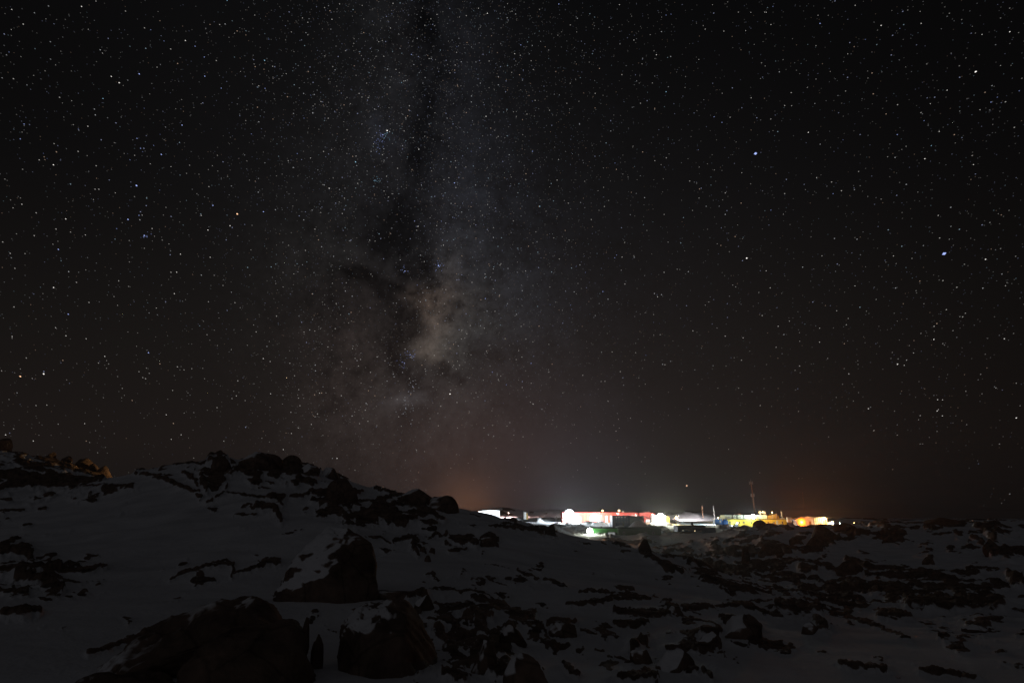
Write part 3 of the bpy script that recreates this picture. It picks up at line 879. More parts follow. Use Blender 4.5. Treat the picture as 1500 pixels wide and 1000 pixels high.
hull_rock([(60, 1050, .2), (105, 1000, .5), (160, 984, .7), (215, 982, .8), (262, 995, .8), (285, 1050, .4), (170, 1050, -.3), (120, 1000, 1.8), (230, 986, 1.9)], 7.2,
          "low dark rock cut by the bottom edge below the left snow slope", 1.5, 22)
BOULDERS = [
    # u0, u1, v top, v foot, label, seed, kwargs
    (412, 437, 666, 682, "small round black boulder perched on the hill crest against the sky", 5, dict(snow=1.7, cuts=1, rough=.05, rmin=50)),
    (303, 332, 668, 690, "dark blocky boulder on the crest left of the snow-topped slab", 7, dict(snow=1.5, rmin=50)),
    (436, 464, 679, 694, "squarish snow-topped boulder on the crest right of the round black one", 31, dict(snow=1.15, rmin=50)),
    (467, 496, 681, 700, "snow-topped block on the crest with a bare rim, above the big dark crest boulder", 33, dict(snow=1.2, rmin=50)),
    (473, 516, 700, 734, "big bare dark boulder just below the hill crest", 12, dict(snow=1.6, cuts=3, rough=.07, rmin=40)),
    (588, 632, 716, 736, "long low boulder with a snow patch on the falling crest", 41, dict(snow=1.3, rmin=40)),
    (624, 666, 721, 748, "rounded dark boulder ending the crest beside the orange sky glow", 18, dict(snow=1.42, cuts=3, rmin=40)),
    (344, 402, 661, 684, "broad slab of rock on the highest part of the hill crest", 36, dict(snow=1.3, rmin=50)),
    (799, 812, 766, 781, "small pointed dark rock upright on the ridge below the brightest floodlight", 44, dict(snow=1.8, lean=.2, rmin=40)),
    (441, 452, 905, 936, "small dark rock tucked against the right side of the widest foreground boulder", 50, dict(snow=1.7, Y=10)),
    (454, 470, 922, 975, "narrow upright shard of rock in the snow gap between the two foreground boulders", 51, dict(snow=1.7, Y=9.3)),
    (604, 634, 868, 895, "reddish dark rock half buried behind the tall rounded foreground boulder", 53, dict(snow=1.45)),
    (545, 605, 858, 878, "low dark rock at the right foot of the big angular boulder", 54, dict(snow=1.5, deep=.5)),
    (690, 730, 930, 985, "dark humped rock in the snow at bottom centre", 56, dict(snow=1.4)),
    (740, 800, 950, 1010, "largest dark rock at bottom centre, bare on its near side", 57, dict(snow=1.42)),
    (700, 728, 783, 801, "dark rock mass at the near edge of the central snow slope", 58, dict(snow=1.5)),
    (732, 768, 908, 940, "low brown rock with snow lying over its back at bottom centre", 59, dict(snow=1.25)),
    (806, 846, 905, 934, "dark flat-topped rock right of bottom centre", 60, dict(snow=1.48)),
    (926, 956, 940, 972, "dark leaning rock with a snow drift on its right, bottom right of centre", 61, dict(snow=1.45)),
    (1062, 1122, 893, 934, "large dark wedge of rock with a long snow streak in the right valley", 62, dict(snow=1.4, lean=.2)),
    (1028, 1058, 922, 944, "small dark block below the large wedge of rock", 63, dict(snow=1.5)),
    (978, 1000, 885, 902, "dark rock at the right end of the long ledge under the central snow slope", 64, dict(snow=1.5)),
    (970, 1020, 945, 985, "broad bare rock low in the right foreground", 65, dict(snow=1.45)),
    (1088, 1102, 801, 823, "small pointed rock like a cairn on the slope below the yellow building", 66, dict(snow=1.8, rmin=60)),
    (938, 954, 790, 806, "rounded dark rock beside the snow bank below the dark green shed", 67, dict(snow=1.6, cuts=3)),
    (1194, 1225, 769, 784, "dark hump of rock right in front of the orange-lit gabled house", 68, dict(snow=1.6, rmin=150, cuts=3)),
    (1229, 1256, 766.5, 776, "dark rock hump on the skyline beside the pale dome", 69, dict(snow=1.6, rmin=150, cuts=3)),
    (1236, 1276, 821, 840, "long dark boulder on the right-hand slope", 70, dict(snow=1.6, rmin=60)),
    (1356, 1370, 815, 827, "lone small dark rock on the smooth right-hand snowfield", 71, dict(snow=1.7, rmin=60)),
    (1447, 1466, 786, 805, "dark upright boulder high on the far right slope", 72, dict(snow=1.7, rmin=60)),
    (1370, 1432, 757, 770, "long flat dark outcrop on the right skyline", 73, dict(snow=1.6, rmin=120)),
    (1300, 1328, 780, 793, "dark rock under the right skyline, left of the flat outcrop", 74, dict(snow=1.6, rmin=100)),
    (1160, 1180, 786, 797, "small dark rock in the orange lamplight below the sodium lamp", 75, dict(snow=1.7, rmin=100)),
    (1185, 1215, 783, 800, "dark rock below the gabled house", 76, dict(snow=1.65, rmin=100)),
    (1115, 1150, 797, 812, "flat dark rock on the slope between yellow building and valley", 77, dict(snow=1.6, rmin=80)),
    (1107, 1125, 761.5, 774, "dark rock knoll hiding the foot of the yellow building", 78, dict(snow=1.7, Y=292, cuts=3)),
    (1180, 1206, 906, 930, "dark rock in the right foreground beside the long thin ledge", 79, dict(snow=1.5)),
    (1420, 1450, 912, 926, "dark rock low in the far right foreground", 80, dict(snow=1.5)),
    (-14, 9, 638, 656, "orange-lit rock on the far ridge at the left edge of the picture", 81, dict(snow=1.9, rmin=110)),
    (133, 158, 683, 704, "largest orange-lit boulder at the right end of the far left ridge", 82, dict(snow=1.9, Y=176, cuts=2)),
    (119, 140, 680, 702, "orange-lit boulder left of the largest one on the far ridge", 83, dict(snow=1.9, Y=178, cuts=4)),
    (103, 130, 671, 694, "jagged half-lit rock topping the far left ridge", 84, dict(snow=1.8, Y=180, cuts=5)),
    (86, 101, 665, 680, "small orange-edged rock higher on the far left ridge", 85, dict(snow=1.8, Y=181)),
    (66, 78, 661, 673, "tiny orange-edged rock in the middle of the far left ridge", 86, dict(snow=1.8, Y=182)),
    (614, 624, 801, 809, "upper left of three small stones in the snow below the crest", 91, dict(snow=1.8)),
    (628, 637, 801, 811, "right stone of three small stones in the snow below the crest", 92, dict(snow=1.8)),
    (621, 631, 812, 823, "lowest of three small stones in the snow below the crest", 93, dict(snow=1.8)),
]
for (u0, u1, vt, vb, lab, seed, kw) in BOULDERS:
    if 56 <= seed <= 65 or seed in (53, 54, 79, 80):      # slabs half buried in the snow
        vt, kw = vt + 0.22 * (vb - vt), dict(kw, snow=kw['snow'] - 0.20)
    boulder(u0, u1, vt, vb, lab, seed, **kw)

# ------------------------------------------------------------------ the station
M_RED = paint("red_cladding", (0.52, 0.045, 0.03), wear=.2)
M_WHITE = paint("white_cladding", (0.78, 0.78, 0.76), wear=.12)
M_NAVY = paint("navy_cladding", (0.03, 0.05, 0.12), wear=.2)
M_BLUE = paint("blue_cladding", (0.012, 0.10, 0.32), wear=.2)
M_GREEN = paint("green_cladding", (0.06, 0.30, 0.07), wear=.2)
M_GREEN_UNLIT = paint("unlit_green_cladding", (0.025, 0.06, 0.03), wear=.3)  # darker copy of the green, with the unlit half's shade in it
M_YELLOW = paint("yellow_cladding", (0.60, 0.44, 0.04), wear=.18)
M_CREAM = paint("cream_cladding", (0.66, 0.68, 0.48), wear=.12)
M_OCHRE = paint("ochre_cladding", (0.50, 0.30, 0.05), wear=.2)
M_DARK = paint("dark_trim", (0.04, 0.04, 0.045), wear=.3)
M_GREYM = paint("grey_metal", (0.30, 0.30, 0.31), rough=.4, metal=.6)
M_GALV = paint("grey_ribbed_steel", (0.30, 0.34, 0.40), wear=.25)
M_ROOF = paint("pale_roof", (0.55, 0.55, 0.56), wear=.2)
M_REDROOF = paint("red_roof", (0.40, 0.05, 0.04), wear=.2)
M_RUST = paint("rust_red_steel", (0.36, 0.19, 0.11), wear=.3)
M_TAN = paint("brown_timber", (0.36, 0.22, 0.10), wear=.3)
M_TEAL = paint("pale_concrete", (0.42, 0.46, 0.46), wear=.2)
M_GLASS, _nt, _b = new_mat("dark_glass")
_b.inputs['Base Color'].default_value = (0.012, 0.014, 0.018, 1)
_b.inputs['Roughness'].default_value = 0.12
M_PANE_W = glow("lit_pane_white", (0.95, 0.95, 0.85), 0.9)
M_PANE_D = glow("lit_pane_dim", (0.85, 0.9, 0.9), 0.22)
M_PANE_Y = glow("lit_pane_warm", (1.0, 0.78, 0.45), 1.3)


def px(Y):
    return Y / F / CP


class Site:                                   # a building's own frame: origin at picture point, x to the right, y away, z up
    def __init__(self, name, label, cat, u, v, Y, rz=0.0, group=None):
        self.o = P(u, v, Y)
        self.k = px(Y)
        self.u, self.v, self.Y = u, v, Y
        self.t = thing(name, label, cat, self.o, rz, group)

    def X(self, u):
        return (u - self.u) * self.k

    def Z(self, v):
        return P(self.u, v, self.Y).z - self.o.z

    def part(self, name, mat, mb, parent=None):
        return mb.build(name, mat, parent or self.t)

    def window(self, u, v, wu, hv, mat, y=-0.06, name="window", frame=True):
        x, z = self.X(u), self.Z(v)
        w, h = wu * self.k / 2, hv * self.k / 2
        f = MB()
        e = min(w, h) * 0.25 + 0.04
        f.box(x - w - e, x + w + e, y, y + 0.1, z + h, z + h + e).box(x - w - e, x + w + e, y, y + 0.1, z - h - e, z - h)
        f.box(x - w - e, x - w, y, y + 0.1, z - h, z + h).box(x + w, x + w + e, y, y + 0.1, z - h, z + h)
        fr = self.part(name, M_DARK if mat is not M_GLASS else M_GREYM, f)
        pn = MB().box(x - w, x + w, y + 0.03, y + 0.05, z - h, z + h)
        pn.build("pane", mat, fr)
        return fr


def lamp(u, v, Y, label, col, watts, ground_v=None, head=0.35, name="floodlight", cat="floodlight", strength=30, r=0.25, pole=True, group=None, halo=0.25, glare=0, aim=(0, 1, -0.5), off=(0, -0.6, -0.1)):
    p = P(u, v, Y)
    gz = P(u, ground_v, Y).z if ground_v else ground_z(p.x, p.y) - 0.3
    t = thing(name, label, cat, (p.x, p.y, gz), 0, group)
    h = p.z - gz
    if pole:
        MB().tube((0, 0.25, 0), (0, 0.25, h + 0.3), 0.11, 0.07).tube((0, 0.25, h + 0.2), (0, -0.1, h + 0.25), 0.05).build("pole", M_GREYM, t)
    s = head  # largest heads are oversized to stand in for glow round the lamps
    hb = MB().box(-s * .62, s * .62, -0.05, 0.28, h - s * .62, h + s * .62).box(-s * .5, s * .5, -0.24, 0.30, h + s * .63, h + s * .7)
    hd = hb.build("lamp_head", M_GREYM, t)
    MB().lathe([(0.001, -0.16), (s * .5, -0.14), (s * .8, -0.05), (s * .9, 0.0)], 14).build("lens", glow("lamp_glass", col, strength), hd)
    hd.children[0].rotation_euler = (math.radians(90), 0, 0)
    hd.children[0].location = (0, -0.16, h)
    hd.children[0].rotation_euler = (math.radians(-90), 0, 0)
    hd.children[0].scale = (1, 1, 1)
    hd.children[0].location = (0, -0.055, h)
    ld = bpy.data.lights.new("lamp_light", 'POINT')
    ld.energy = watts * halo
    ld.color = col
    ld.shadow_soft_size = r
    lo = bpy.data.objects.new("lamp_light", ld)
    COL.objects.link(lo)
    lo.parent = t
    lo.location = (off[0], off[1], h + off[2])
    if glare:                                 # the flood faces the viewer's side and lights the cold air there
        ld = bpy.data.lights.new("lamp_glare", 'SPOT')
        ld.energy, ld.color, ld.shadow_soft_size = glare, col, r
        ld.spot_size, ld.spot_blend = math.radians(120), 0.8
        lo = bpy.data.objects.new("lamp_glare", ld)
        COL.objects.link(lo)
        lo.parent = t
        lo.location = (off[0], off[1], h + off[2])
        lo.rotation_euler = Vector((0, -1, 0.12)).to_track_quat('-Z', 'Y').to_euler()
    if halo <= 10:                             # the flood's beam, thrown forward and down on its wall and yard
        ld = bpy.data.lights.new("lamp_beam", 'SPOT')
        ld.energy = watts
        ld.color = col
        ld.shadow_soft_size = r
        ld.spot_size = math.radians(165)
        ld.spot_blend = 0.5
        lo = bpy.data.objects.new("lamp_beam", ld)
        COL.objects.link(lo)
        lo.parent = t
        lo.location = (off[0], 0.55, h + off[2])
        lo.rotation_euler = Vector(aim).to_track_quat('-Z', 'Y').to_euler()
    return t


WHITE_L, WARM_L, GREENISH, COOL = (0.84, 0.95, 1.0), (1.0, 0.62, 0.22), (0.95, 1.0, 0.80), (0.72, 0.95, 1.0)
SODIUM, YELLOWISH = (1.0, 0.185, 0.014), (1.0, 0.72, 0.28)

# white floodlit shed at the left end
S = Site("shed", "overexposed white metal shed behind the end of the dark snow ridge", "shed", 717, 757, 500)
S.part("wall", M_WHITE, MB().prism([(S.X(702), -3), (S.X(731), -3), (S.X(731), S.Z(747.6)), (S.X(717), S.Z(747.0)), (S.X(702), S.Z(748.4))], 0, 9))
S.part("roof", M_ROOF, MB().prism([(S.X(701.5), S.Z(748.3)), (S.X(717), S.Z(746.9)), (S.X(731.4), S.Z(747.5)), (S.X(731.4), S.Z(747.2)), (S.X(717), S.Z(746.5)), (S.X(701.5), S.Z(748.0))], -0.4, 9.4))
S.part("door", M_GREYM, MB().box(S.X(722), S.X(727), -0.08, 0.0, -2.5, S.Z(752)))
S.part("vent_pipe", M_WHITE, MB().tube((S.X(728.3), 1, S.Z(748)), (S.X(728.3), 1, S.Z(746)), 0.22))
lamp(712, 758, 486, "floodlight in front of the white shed, its mast foot hidden by the ridge", WHITE_L, 30000, halo=0.02, head=.4)

# tanks
S = Site("tank", "tall white upright tank on the snowy rise left of the floodlight", "tank", 768.8, 758, 492)
S.part("body", M_WHITE, MB().lathe([(0.001, -1), (1.05, -1), (1.05, S.Z(750.4)), (0.8, S.Z(749.6)), (0.001, S.Z(749.4))], 18))
S.part("vent_pipe", M_GREYM, MB().tube((0, 0, S.Z(749.6)), (0, 0, S.Z(748.9)), 0.15))
S = Site("tank", "narrow ochre tank standing right beside the white upright tank", "tank", 771.8, 758, 493)
S.part("body", M_OCHRE, MB().lathe([(0.001, -1), (.72, -1), (.72, S.Z(751.6)), (0.5, S.Z(751)), (0.001, S.Z(750.9))], 18))
S.part("pipe", M_GREYM, MB().tube((.8, 0, -1), (.8, 0, S.Z(752)), 0.1))
S = Site("marker_post", "thin white marker post on the snow left of the brightest floodlight", "post", 815.5, 762, 470)
S.part("shaft", M_WHITE, MB().tube((0, 0, -1), (0, 0, S.Z(756.3)), 0.18))
S.part("cap", M_RED, MB().tube((0, 0, S.Z(756.3)), (0, 0, S.Z(755.9)), 0.22))

# long red building
S = Site("red_building", "long red two-part building with white-lit left half and gabled right end", "building", 886, 764, 450)
S.part("wall", M_RED, MB().box(S.X(828), S.X(932), 0, 16, -3, S.Z(750.6)))
S.part("roof", M_REDROOF, MB().prism_x([(-0.5, S.Z(750.55)), (8, S.Z(749.6)), (16.5, S.Z(750.55)), (16.5, S.Z(750.2)), (8, S.Z(749.2)), (-0.5, S.Z(750.2))], S.X(827.5), S.X(931.8)))
S.part("gable_wing", M_RED, MB().prism([(S.X(932.2), -3), (S.X(954), -3), (S.X(954), S.Z(752.4)), (S.X(945), S.Z(750.0)), (S.X(932.2), S.Z(751.2))], -4, 14))
S.part("wing_roof", M_REDROOF, MB().prism([(S.X(931.9), S.Z(751.1)), (S.X(945), S.Z(749.9)), (S.X(954.6), S.Z(752.4)), (S.X(954.6), S.Z(752.0)), (S.X(945), S.Z(749.4)), (S.X(931.9), S.Z(750.7))], -4.5, 14.5))
for uu in (858.5, 862.5):
    S.part("downpipe", M_OCHRE, MB().tube((S.X(uu), -0.12, -1), (S.X(uu), -0.12, S.Z(751)), 0.12))
for uu in (868, 872, 880.6, 889, 900, 906, 912, 918, 924, 929):
    S.window(uu, 754.4 if uu > 900 else 755.5, 1.3, 1.1, M_GLASS)
for uu, w in ((848, 5), (866, 3), (887, 2.6)):
    S.part("door", M_WHITE, MB().box(S.X(uu), S.X(uu + w), -0.1, 0.0, -0.6, S.Z(756)))
S.part("flue", M_WHITE, MB().tube((S.X(912.6), 3, S.Z(751)), (S.X(912.6), 3, S.Z(747.4)), 0.35))
S.part("porch_roof", M_DARK, MB().prism([(S.X(939), S.Z(757)), (S.X(948), S.Z(760)), (S.X(948), S.Z(759.4)), (S.X(939), S.Z(756.3))], -6.5, -4.05))
S.part("porch", M_WHITE, MB().box(S.X(940), S.X(947.5), -6.3, -4.05, -1, S.Z(760.4)))
S.part("skid_base", M_DARK, MB().box(S.X(875), S.X(883.5), -0.3, -0.02, -0.5, S.Z(761.8)))
for uu, vv in ((883.8, 748.4), (906.6, 748.2)):
    q = MB().tube((S.X(uu), 2, S.Z(750.4)), (S.X(uu), 2, S.Z(vv)), 0.1)
    a = S.part("roof_lamp", M_GREYM, q)
    MB().lathe([(0.001, -0.55), (.42, -.4), (.6, 0), (.42, .4), (0.001, .55)], 14).build("globe", glow("roof_lamp_glass", (1, .66, .25), 9), a, (S.X(uu), 2, S.Z(vv) + .3))
    ld = bpy.data.lights.new("lamp_light", 'POINT')
    ld.energy, ld.color, ld.shadow_soft_size = 350, WARM_L, 0.5
    lo = bpy.data.objects.new("lamp_light", ld)
    COL.objects.link(lo)
    lo.parent = S.t
    lo.location = (S.X(uu), 1.2, S.Z(vv) + .6)

lamp(834, 752.6, 436, "brightest white floodlight on a mast at the left end of the red building", WHITE_L, 120000, halo=0.22, glare=15000, head=3.0, strength=60, r=.6)
lamp(876, 758.5, 442, "low white floodlight washing out the middle of the red wall", WHITE_L, 26000, halo=0.1, glare=8000, head=.5)
lamp(895.6, 756.4, 441, "small yellow lamp against the red wall, left of the blue building", YELLOWISH, 2600, halo=0.3, glare=2400, head=.55, name="wall_lamp", cat="lamp")
lamp(905, 752, 408, "small lamp behind the blue two-storey building lighting the snow", WHITE_L, 6000, halo=0.3, head=.3)
lamp(956, 753, 420, "white floodlight lighting the gabled end of the red building", (1, .9, .8), 34000, halo=0.05, head=.3)

# blue two-storey block and ribbed containers
S = Site("blue_building", "dark blue two-storey block with rows of small pale windows before the red building", "building", 910, 769, 400)
S.part("wall", M_NAVY, MB().box(S.X(898), S.X(922), 0, 9, -3, S.Z(755.2)))
S.part("corner_panel", M_GALV, MB().box(S.X(898), S.X(902.3), -0.06, -0.003, -3, S.Z(755.4)))
S.part("roof", M_DARK, MB().box(S.X(897.6), S.X(922.4), -0.4, 9.4, S.Z(755.15), S.Z(754.7)))
for vv, pm in ((757.2, M_PANE_W), (759.8, M_PANE_D), (763.8, M_PANE_D)):
    for uu in (903.6, 907.3, 911.2, 915.6, 919):
        S.window(uu, vv, 0.9, 0.9, pm if not (pm is M_PANE_W and uu > 918) else M_GLASS, y=-0.1)
S.part("door", M_DARK, MB().box(S.X(912), S.X(914), -0.09, 0, -1, S.Z(765)))
S = Site("shipping_container", "grey ribbed steel container stack right of the dark blue block", "container", 933, 767, 404)
rb = MB().box(S.X(922.6), S.X(943), 0.1, 3.2, -3, S.Z(755.6))
for i in range(18):
    xx = S.X(923 + i * 1.13)
    rb.box(xx, xx + 0.2, 0, 0.12, -2.9, S.Z(755.7))
S.part("body", M_GALV, rb)
S.part("door", M_GREYM, MB().box(S.X(938.8), S.X(942.6), -0.08, -0.02, -2, S.Z(758)))
S.part("lid", M_GREYM, MB().box(S.X(922.5), S.X(943.2), 0, 3.3, S.Z(755.58), S.Z(755.2)))

# green hut and dark shed
S = Site("green_hut", "bright green hut lit by the low floodlight at its left end", "hut", 888, 786, 330, 0.05)
S.part("wall", M_GREEN, MB().box(S.X(866), S.X(908), 0, 8, -3.5, S.Z(773.6)))
S.part("roof", M_DARK, MB().prism_x([(-0.4, S.Z(773.55)), (4, S.Z(772.4)), (8.4, S.Z(773.55)), (8.4, S.Z(773.2)), (4, S.Z(771.9)), (-0.4, S.Z(773.2))], S.X(865.6), S.X(908.2)))
S.window(895.3, 781.8, 9.5, 4.6, M_PANE_D, y=-0.12)
S.window(902.0, 781.4, 1.6, 2.4, M_GLASS, y=-0.12)
S.part("sign", M_WHITE, MB().box(S.X(886), S.X(888.5), -0.08, 0, S.Z(783.5), S.Z(780.5)))
S.part("plinth", M_TAN, MB().box(S.X(897), S.X(908.2), -0.25, -0.003, -3.5, S.Z(785.0)))
S.part("flue", M_DARK, MB().tube((S.X(883), 2, S.Z(773)), (S.X(883), 2, S.Z(770.3)), 0.2))
S.part("ladder", M_DARK, MB().tube((S.X(872), 1.5, S.Z(773)), (S.X(866), 1.5, S.Z(769.4)), 0.08).tube((S.X(873), 1.5, S.Z(773)), (S.X(867), 1.5, S.Z(769.4)), 0.08))
S = Site("dark_shed", "long unlit dark green shed adjoining the bright green hut", "shed", 938, 789, 326)
S.part("wall", M_GREEN_UNLIT, MB().box(S.X(908.8), S.X(967), 0, 9, -3.5, S.Z(774.2)))
S.part("roof", M_GREEN_UNLIT, MB().prism_x([(-0.5, S.Z(774.4)), (1.5, S.Z(772.9)), (4.5, S.Z(772.2)), (7.5, S.Z(772.9)), (9.5, S.Z(774.4)), (9.5, S.Z(774.0)), (7.5, S.Z(772.4)), (4.5, S.Z(771.7)), (1.5, S.Z(772.4)), (-0.5, S.Z(774.0))], S.X(908.4), S.X(967.6)))
for uu in (916, 946, 956):
    S.window(uu, 780, 2.2, 2.0, M_GLASS)
S.window(930.8, 787.6, 1.5, 1.5, M_PANE_Y, y=-0.1)
S.part("door", M_DARK, MB().box(S.X(936), S.X(940), -0.08, 0, -2.5, S.Z(781)))
lamp(864, 777.5, 326, "greenish white floodlight low at the left end of the green hut", GREENISH, 1500, halo=0.9, glare=10400, head=1.5, strength=40)

# bright yard lamp group
S = Site("white_hut", "small white hut washed out by the yard floodlight right of the red building", "hut", 966, 764, 430)
S.part("wall", M_WHITE, MB().box(S.X(957), S.X(975), 0, 6, -2, S.Z(755.5)))
S.part("roof", M_ROOF, MB().prism([(S.X(956.5), S.Z(755.6)), (S.X(966), S.Z(754)), (S.X(975.5), S.Z(755.6)), (S.X(975.5), S.Z(755.1)), (S.X(966), S.Z(753.5)), (S.X(956.5), S.Z(755.1))], -0.4, 6.4))
S.window(961, 759.5, 2, 2, M_GLASS)
S.part("door", M_GREYM, MB().box(S.X(969), S.X(972), -0.08, 0, -1, S.Z(758)))
S = Site("yellow_container", "upright ochre yellow container right of the small white hut", "container", 978.5, 764, 428)
S.part("body", M_OCHRE, MB().box(S.X(976), S.X(980.8), 0, 2.4, -2, S.Z(756.2)))
S.part("door", M_YELLOW, MB().box(S.X(976.6), S.X(980.2), -0.08, 0, -1, S.Z(757.0)))
lamp(968, 756.2, 424, "glaring yellowish white yard floodlight before the small white hut", GREENISH, 26000, halo=0.7, glare=28000, head=2.1, strength=50, r=.5)
lamp(990.8, 758, 428, "amber yard lamp between ochre container and snow mound", YELLOWISH, 4000, halo=0.5, glare=5600, head=.8, name="yard_lamp", cat="lamp")

# poles on the mound
S = Site("mast_pole", "dark reddish bare pole on the snow mound, left of the white one", "pole", 1029.6, 754, 505)
S.part("shaft", M_RUST, MB().tube((0, 0, -2), (-.25, 0, S.Z(741.5)), 0.22, 0.16))
S.part("cap", M_RUST, MB().tube((-.25, 0, S.Z(741.5)), (-.25, 0, S.Z(741)), 0.24))
S = Site("mast_pole", "white bare pole on the snow mound above the blue hut", "pole", 1046.8, 755, 500)
S.part("shaft", M_WHITE, MB().tube((0, 0, -2), (-.4, 0, S.Z(741)), 0.24, 0.18))
S.part("cap", M_GREYM, MB().tube((-.4, 0, S.Z(741)), (-.4, 0, S.Z(740.4)), 0.26))
lamp(1052, 758.2, 470, "tiny yellow lamp behind the blue hut", YELLOWISH, 1500, halo=0.3, head=.35, name="yard_lamp", cat="lamp")

# navy building
S = Site("navy_building", "dark navy hut with two small lit windows below the snow mound", "building", 1014, 785, 330)
S.part("wall", M_NAVY, MB().box(S.X(994.5), S.X(1033), 0, 8, -3, S.Z(770.6)))
S.part("roof", M_DARK, MB().prism_x([(-0.4, S.Z(770.55)), (4, S.Z(769.4)), (8.4, S.Z(770.55)), (8.4, S.Z(770.2)), (4, S.Z(768.9)), (-0.4, S.Z(770.2))], S.X(994.2), S.X(1033.2)))
S.part("annexe", M_NAVY, MB().box(S.X(1033.3), S.X(1047.5), 1, 7, -3, S.Z(772.4)))
S.part("chimney", M_DARK, MB().box(S.X(1016), S.X(1018.8), 3, 4, S.Z(770), S.Z(764.6)))
for (uu, vv, pm, w) in ((1001.8, 776.6, M_PANE_W, .9), (1001.0, 780.0, M_PANE_D, .9), (1018, 777, M_PANE_Y, 1.3), (1010, 777, M_GLASS, 1.2), (1026, 777, M_GLASS, 1.2)):
    S.window(uu, vv, w, w, pm, y=-0.1)
S.part("door", M_DARK, MB().box(S.X(1005), S.X(1007.4), -0.08, 0, -1, S.Z(777)))

# blue hut and tank
S = Site("blue_hut", "small deep blue hut on stilts with one pale window, left of the blue tank", "hut", 1053, 768, 398)
S.part("wall", M_BLUE, MB().box(S.X(1048), S.X(1058), 0, 4, 0, S.Z(760.4)))
S.part("roof", M_ROOF, MB().box(S.X(1047.7), S.X(1058.3), -0.3, 4.3, S.Z(760.4), S.Z(759.9)))
S.window(1055.2, 763.4, 1.8, 3.0, M_PANE_D, y=-0.1)
for uu in (1048.6, 1053, 1057.2):
    S.part("stilt", M_DARK, MB().box(S.X(uu), S.X(uu) + .3, 0.2, 0.5, -2.5, 0))
    S.part("stilt", M_DARK, MB().box(S.X(uu), S.X(uu) + .3, 3.2, 3.5, -2.5, 0))
S = Site("blue_tank", "rounded bright blue tank with a white-lit right side beside the blue hut", "tank", 1062.5, 768, 400)
S.part("body", M_BLUE, MB().lathe([(0.001, -1.0), (1.6, -1.0), (1.65, S.Z(763.5)), (1.35, S.Z(761.2)), (.7, S.Z(760.2)), (0.001, S.Z(760.0))], 22))
S.part("hatch", M_GREYM, MB().tube((0, 0, S.Z(760.2)), (0, 0, S.Z(759.6)), 0.3))

# yellow building
S = Site("yellow_building", "yellow two-storey building with a cream upper floor under the tall mast", "building", 1109, 774, 400)
S.part("wall", M_YELLOW, MB().box(S.X(1067.5), S.X(1150.5), 0, 14, -2, S.Z(760.2)))
S.part("parapet", M_DARK, MB().box(S.X(1067.1), S.X(1151), -0.25, 14.3, S.Z(760.15), S.Z(759.4)))
S.part("upper_floor", M_CREAM, MB().box(S.X(1068), S.X(1127), 3, 12, S.Z(759.3), S.Z(754.2)))
S.part("upper_roof", M_ROOF, MB().box(S.X(1067.7), S.X(1127.2), 2.8, 12.2, S.Z(754.15), S.Z(753.8)))
S.part("gable_room", M_OCHRE, MB().prism([(S.X(1127.4), S.Z(759.3)), (S.X(1143), S.Z(759.3)), (S.X(1142), S.Z(755)), (S.X(1139), S.Z(752.4)), (S.X(1127.4), S.Z(755))], 2, 10))
S.part("snow_ledge", M_WHITE, MB().box(S.X(1143.4), S.X(1150), 1, 4, S.Z(759.4), S.Z(758.8)))
for uu in (1079, 1085.5, 1094.5, 1126.8):
    S.part("roof_post", M_DARK, MB().box(S.X(uu) - .12, S.X(uu) + .12, 2.6, 2.85, S.Z(759.4), S.Z(753.2)))
for uu, w in ((1072.3, 1.3), (1085.2, 1.3), (1091.6, 1.3), (1101.6, 1.2), (1118, 1.2), (1125, 1.2), (1133, 1.2), (1144.5, 1.2)):
    S.window(uu, 765.0, w, 2.0, M_GLASS, y=-0.1)
for uu in (1074, 1082, 1090, 1113, 1121):
    x, z = S.X(uu), S.Z(757)
    S.part("window", M_PANE_D, MB().box(x - .35, x + .35, 2.9, 3.0 - .003, z - .4, z + .4))
S.part("door", M_TEAL, MB().box(S.X(1136), S.X(1138.6), -0.09, 0, S.Z(768.5), S.Z(761.8)))
S.part("foundation", M_TEAL, MB().box(S.X(1066.8), S.X(1151), -0.2, -0.003, -2, S.Z(771.6)))
S.part("porch", M_DARK, MB().box(S.X(1078.4), S.X(1081.8), -2, -0.25, -1.5, S.Z(766.6)))
st = MB()
for i in range(7):
    st.box(S.X(1068.6) + i * .58, S.X(1068.6) + i * .58 + .56, -1.8, -0.5, -2.2 + i * .35, -1.95 + i * .35)
st.tube((S.X(1068.6), -1.9, -1.1), (S.X(1078), -1.9, 1.4), 0.06).tube((S.X(1068.6), -1.9, -2.2), (S.X(1068.6), -1.9, -1.1), 0.06).tube((S.X(1073.4), -1.9, -.9), (S.X(1073.4), -1.9, 0.2), 0.06)
S.part("staircase", M_DARK, st)
S.part("roof_vent", M_RUST, MB().lathe([(1.9, S.Z(753.8)), (1.7, S.Z(752.2)), (1.0, S.Z(751.2)), (0.001, S.Z(751))], 16, (S.X(1089), 6)))
S.part("aerial", M_DARK, MB().tube((S.X(1087.5), 5, S.Z(753.8)), (S.X(1087.3), 5, S.Z(744.5)), 0.07))
S.part("flue", M_WHITE, MB().tube((S.X(1147.6), 3, S.Z(760)), (S.X(1147.2), 3, S.Z(749.2)), 0.42).tube((S.X(1147.2), 3, S.Z(749.3)), (S.X(1146.6), 3, S.Z(747)), 0.12))
S.part("flue", M_RUST, MB().tube((S.X(1139), 1.8, S.Z(759)), (S.X(1139), 1.8, S.Z(751)), 0.35))
S.part("flue", M_RUST, MB().tube((S.X(1151.8), 4, S.Z(761)), (S.X(1151.4), 4, S.Z(753.6)), 0.3))
lamp(1103, 756.0, 396, "bluish white floodlight on the roof edge of the yellow building", COOL, 3600, halo=1.0, glare=14400, ground_v=760, head=1.3, strength=45, r=.4)
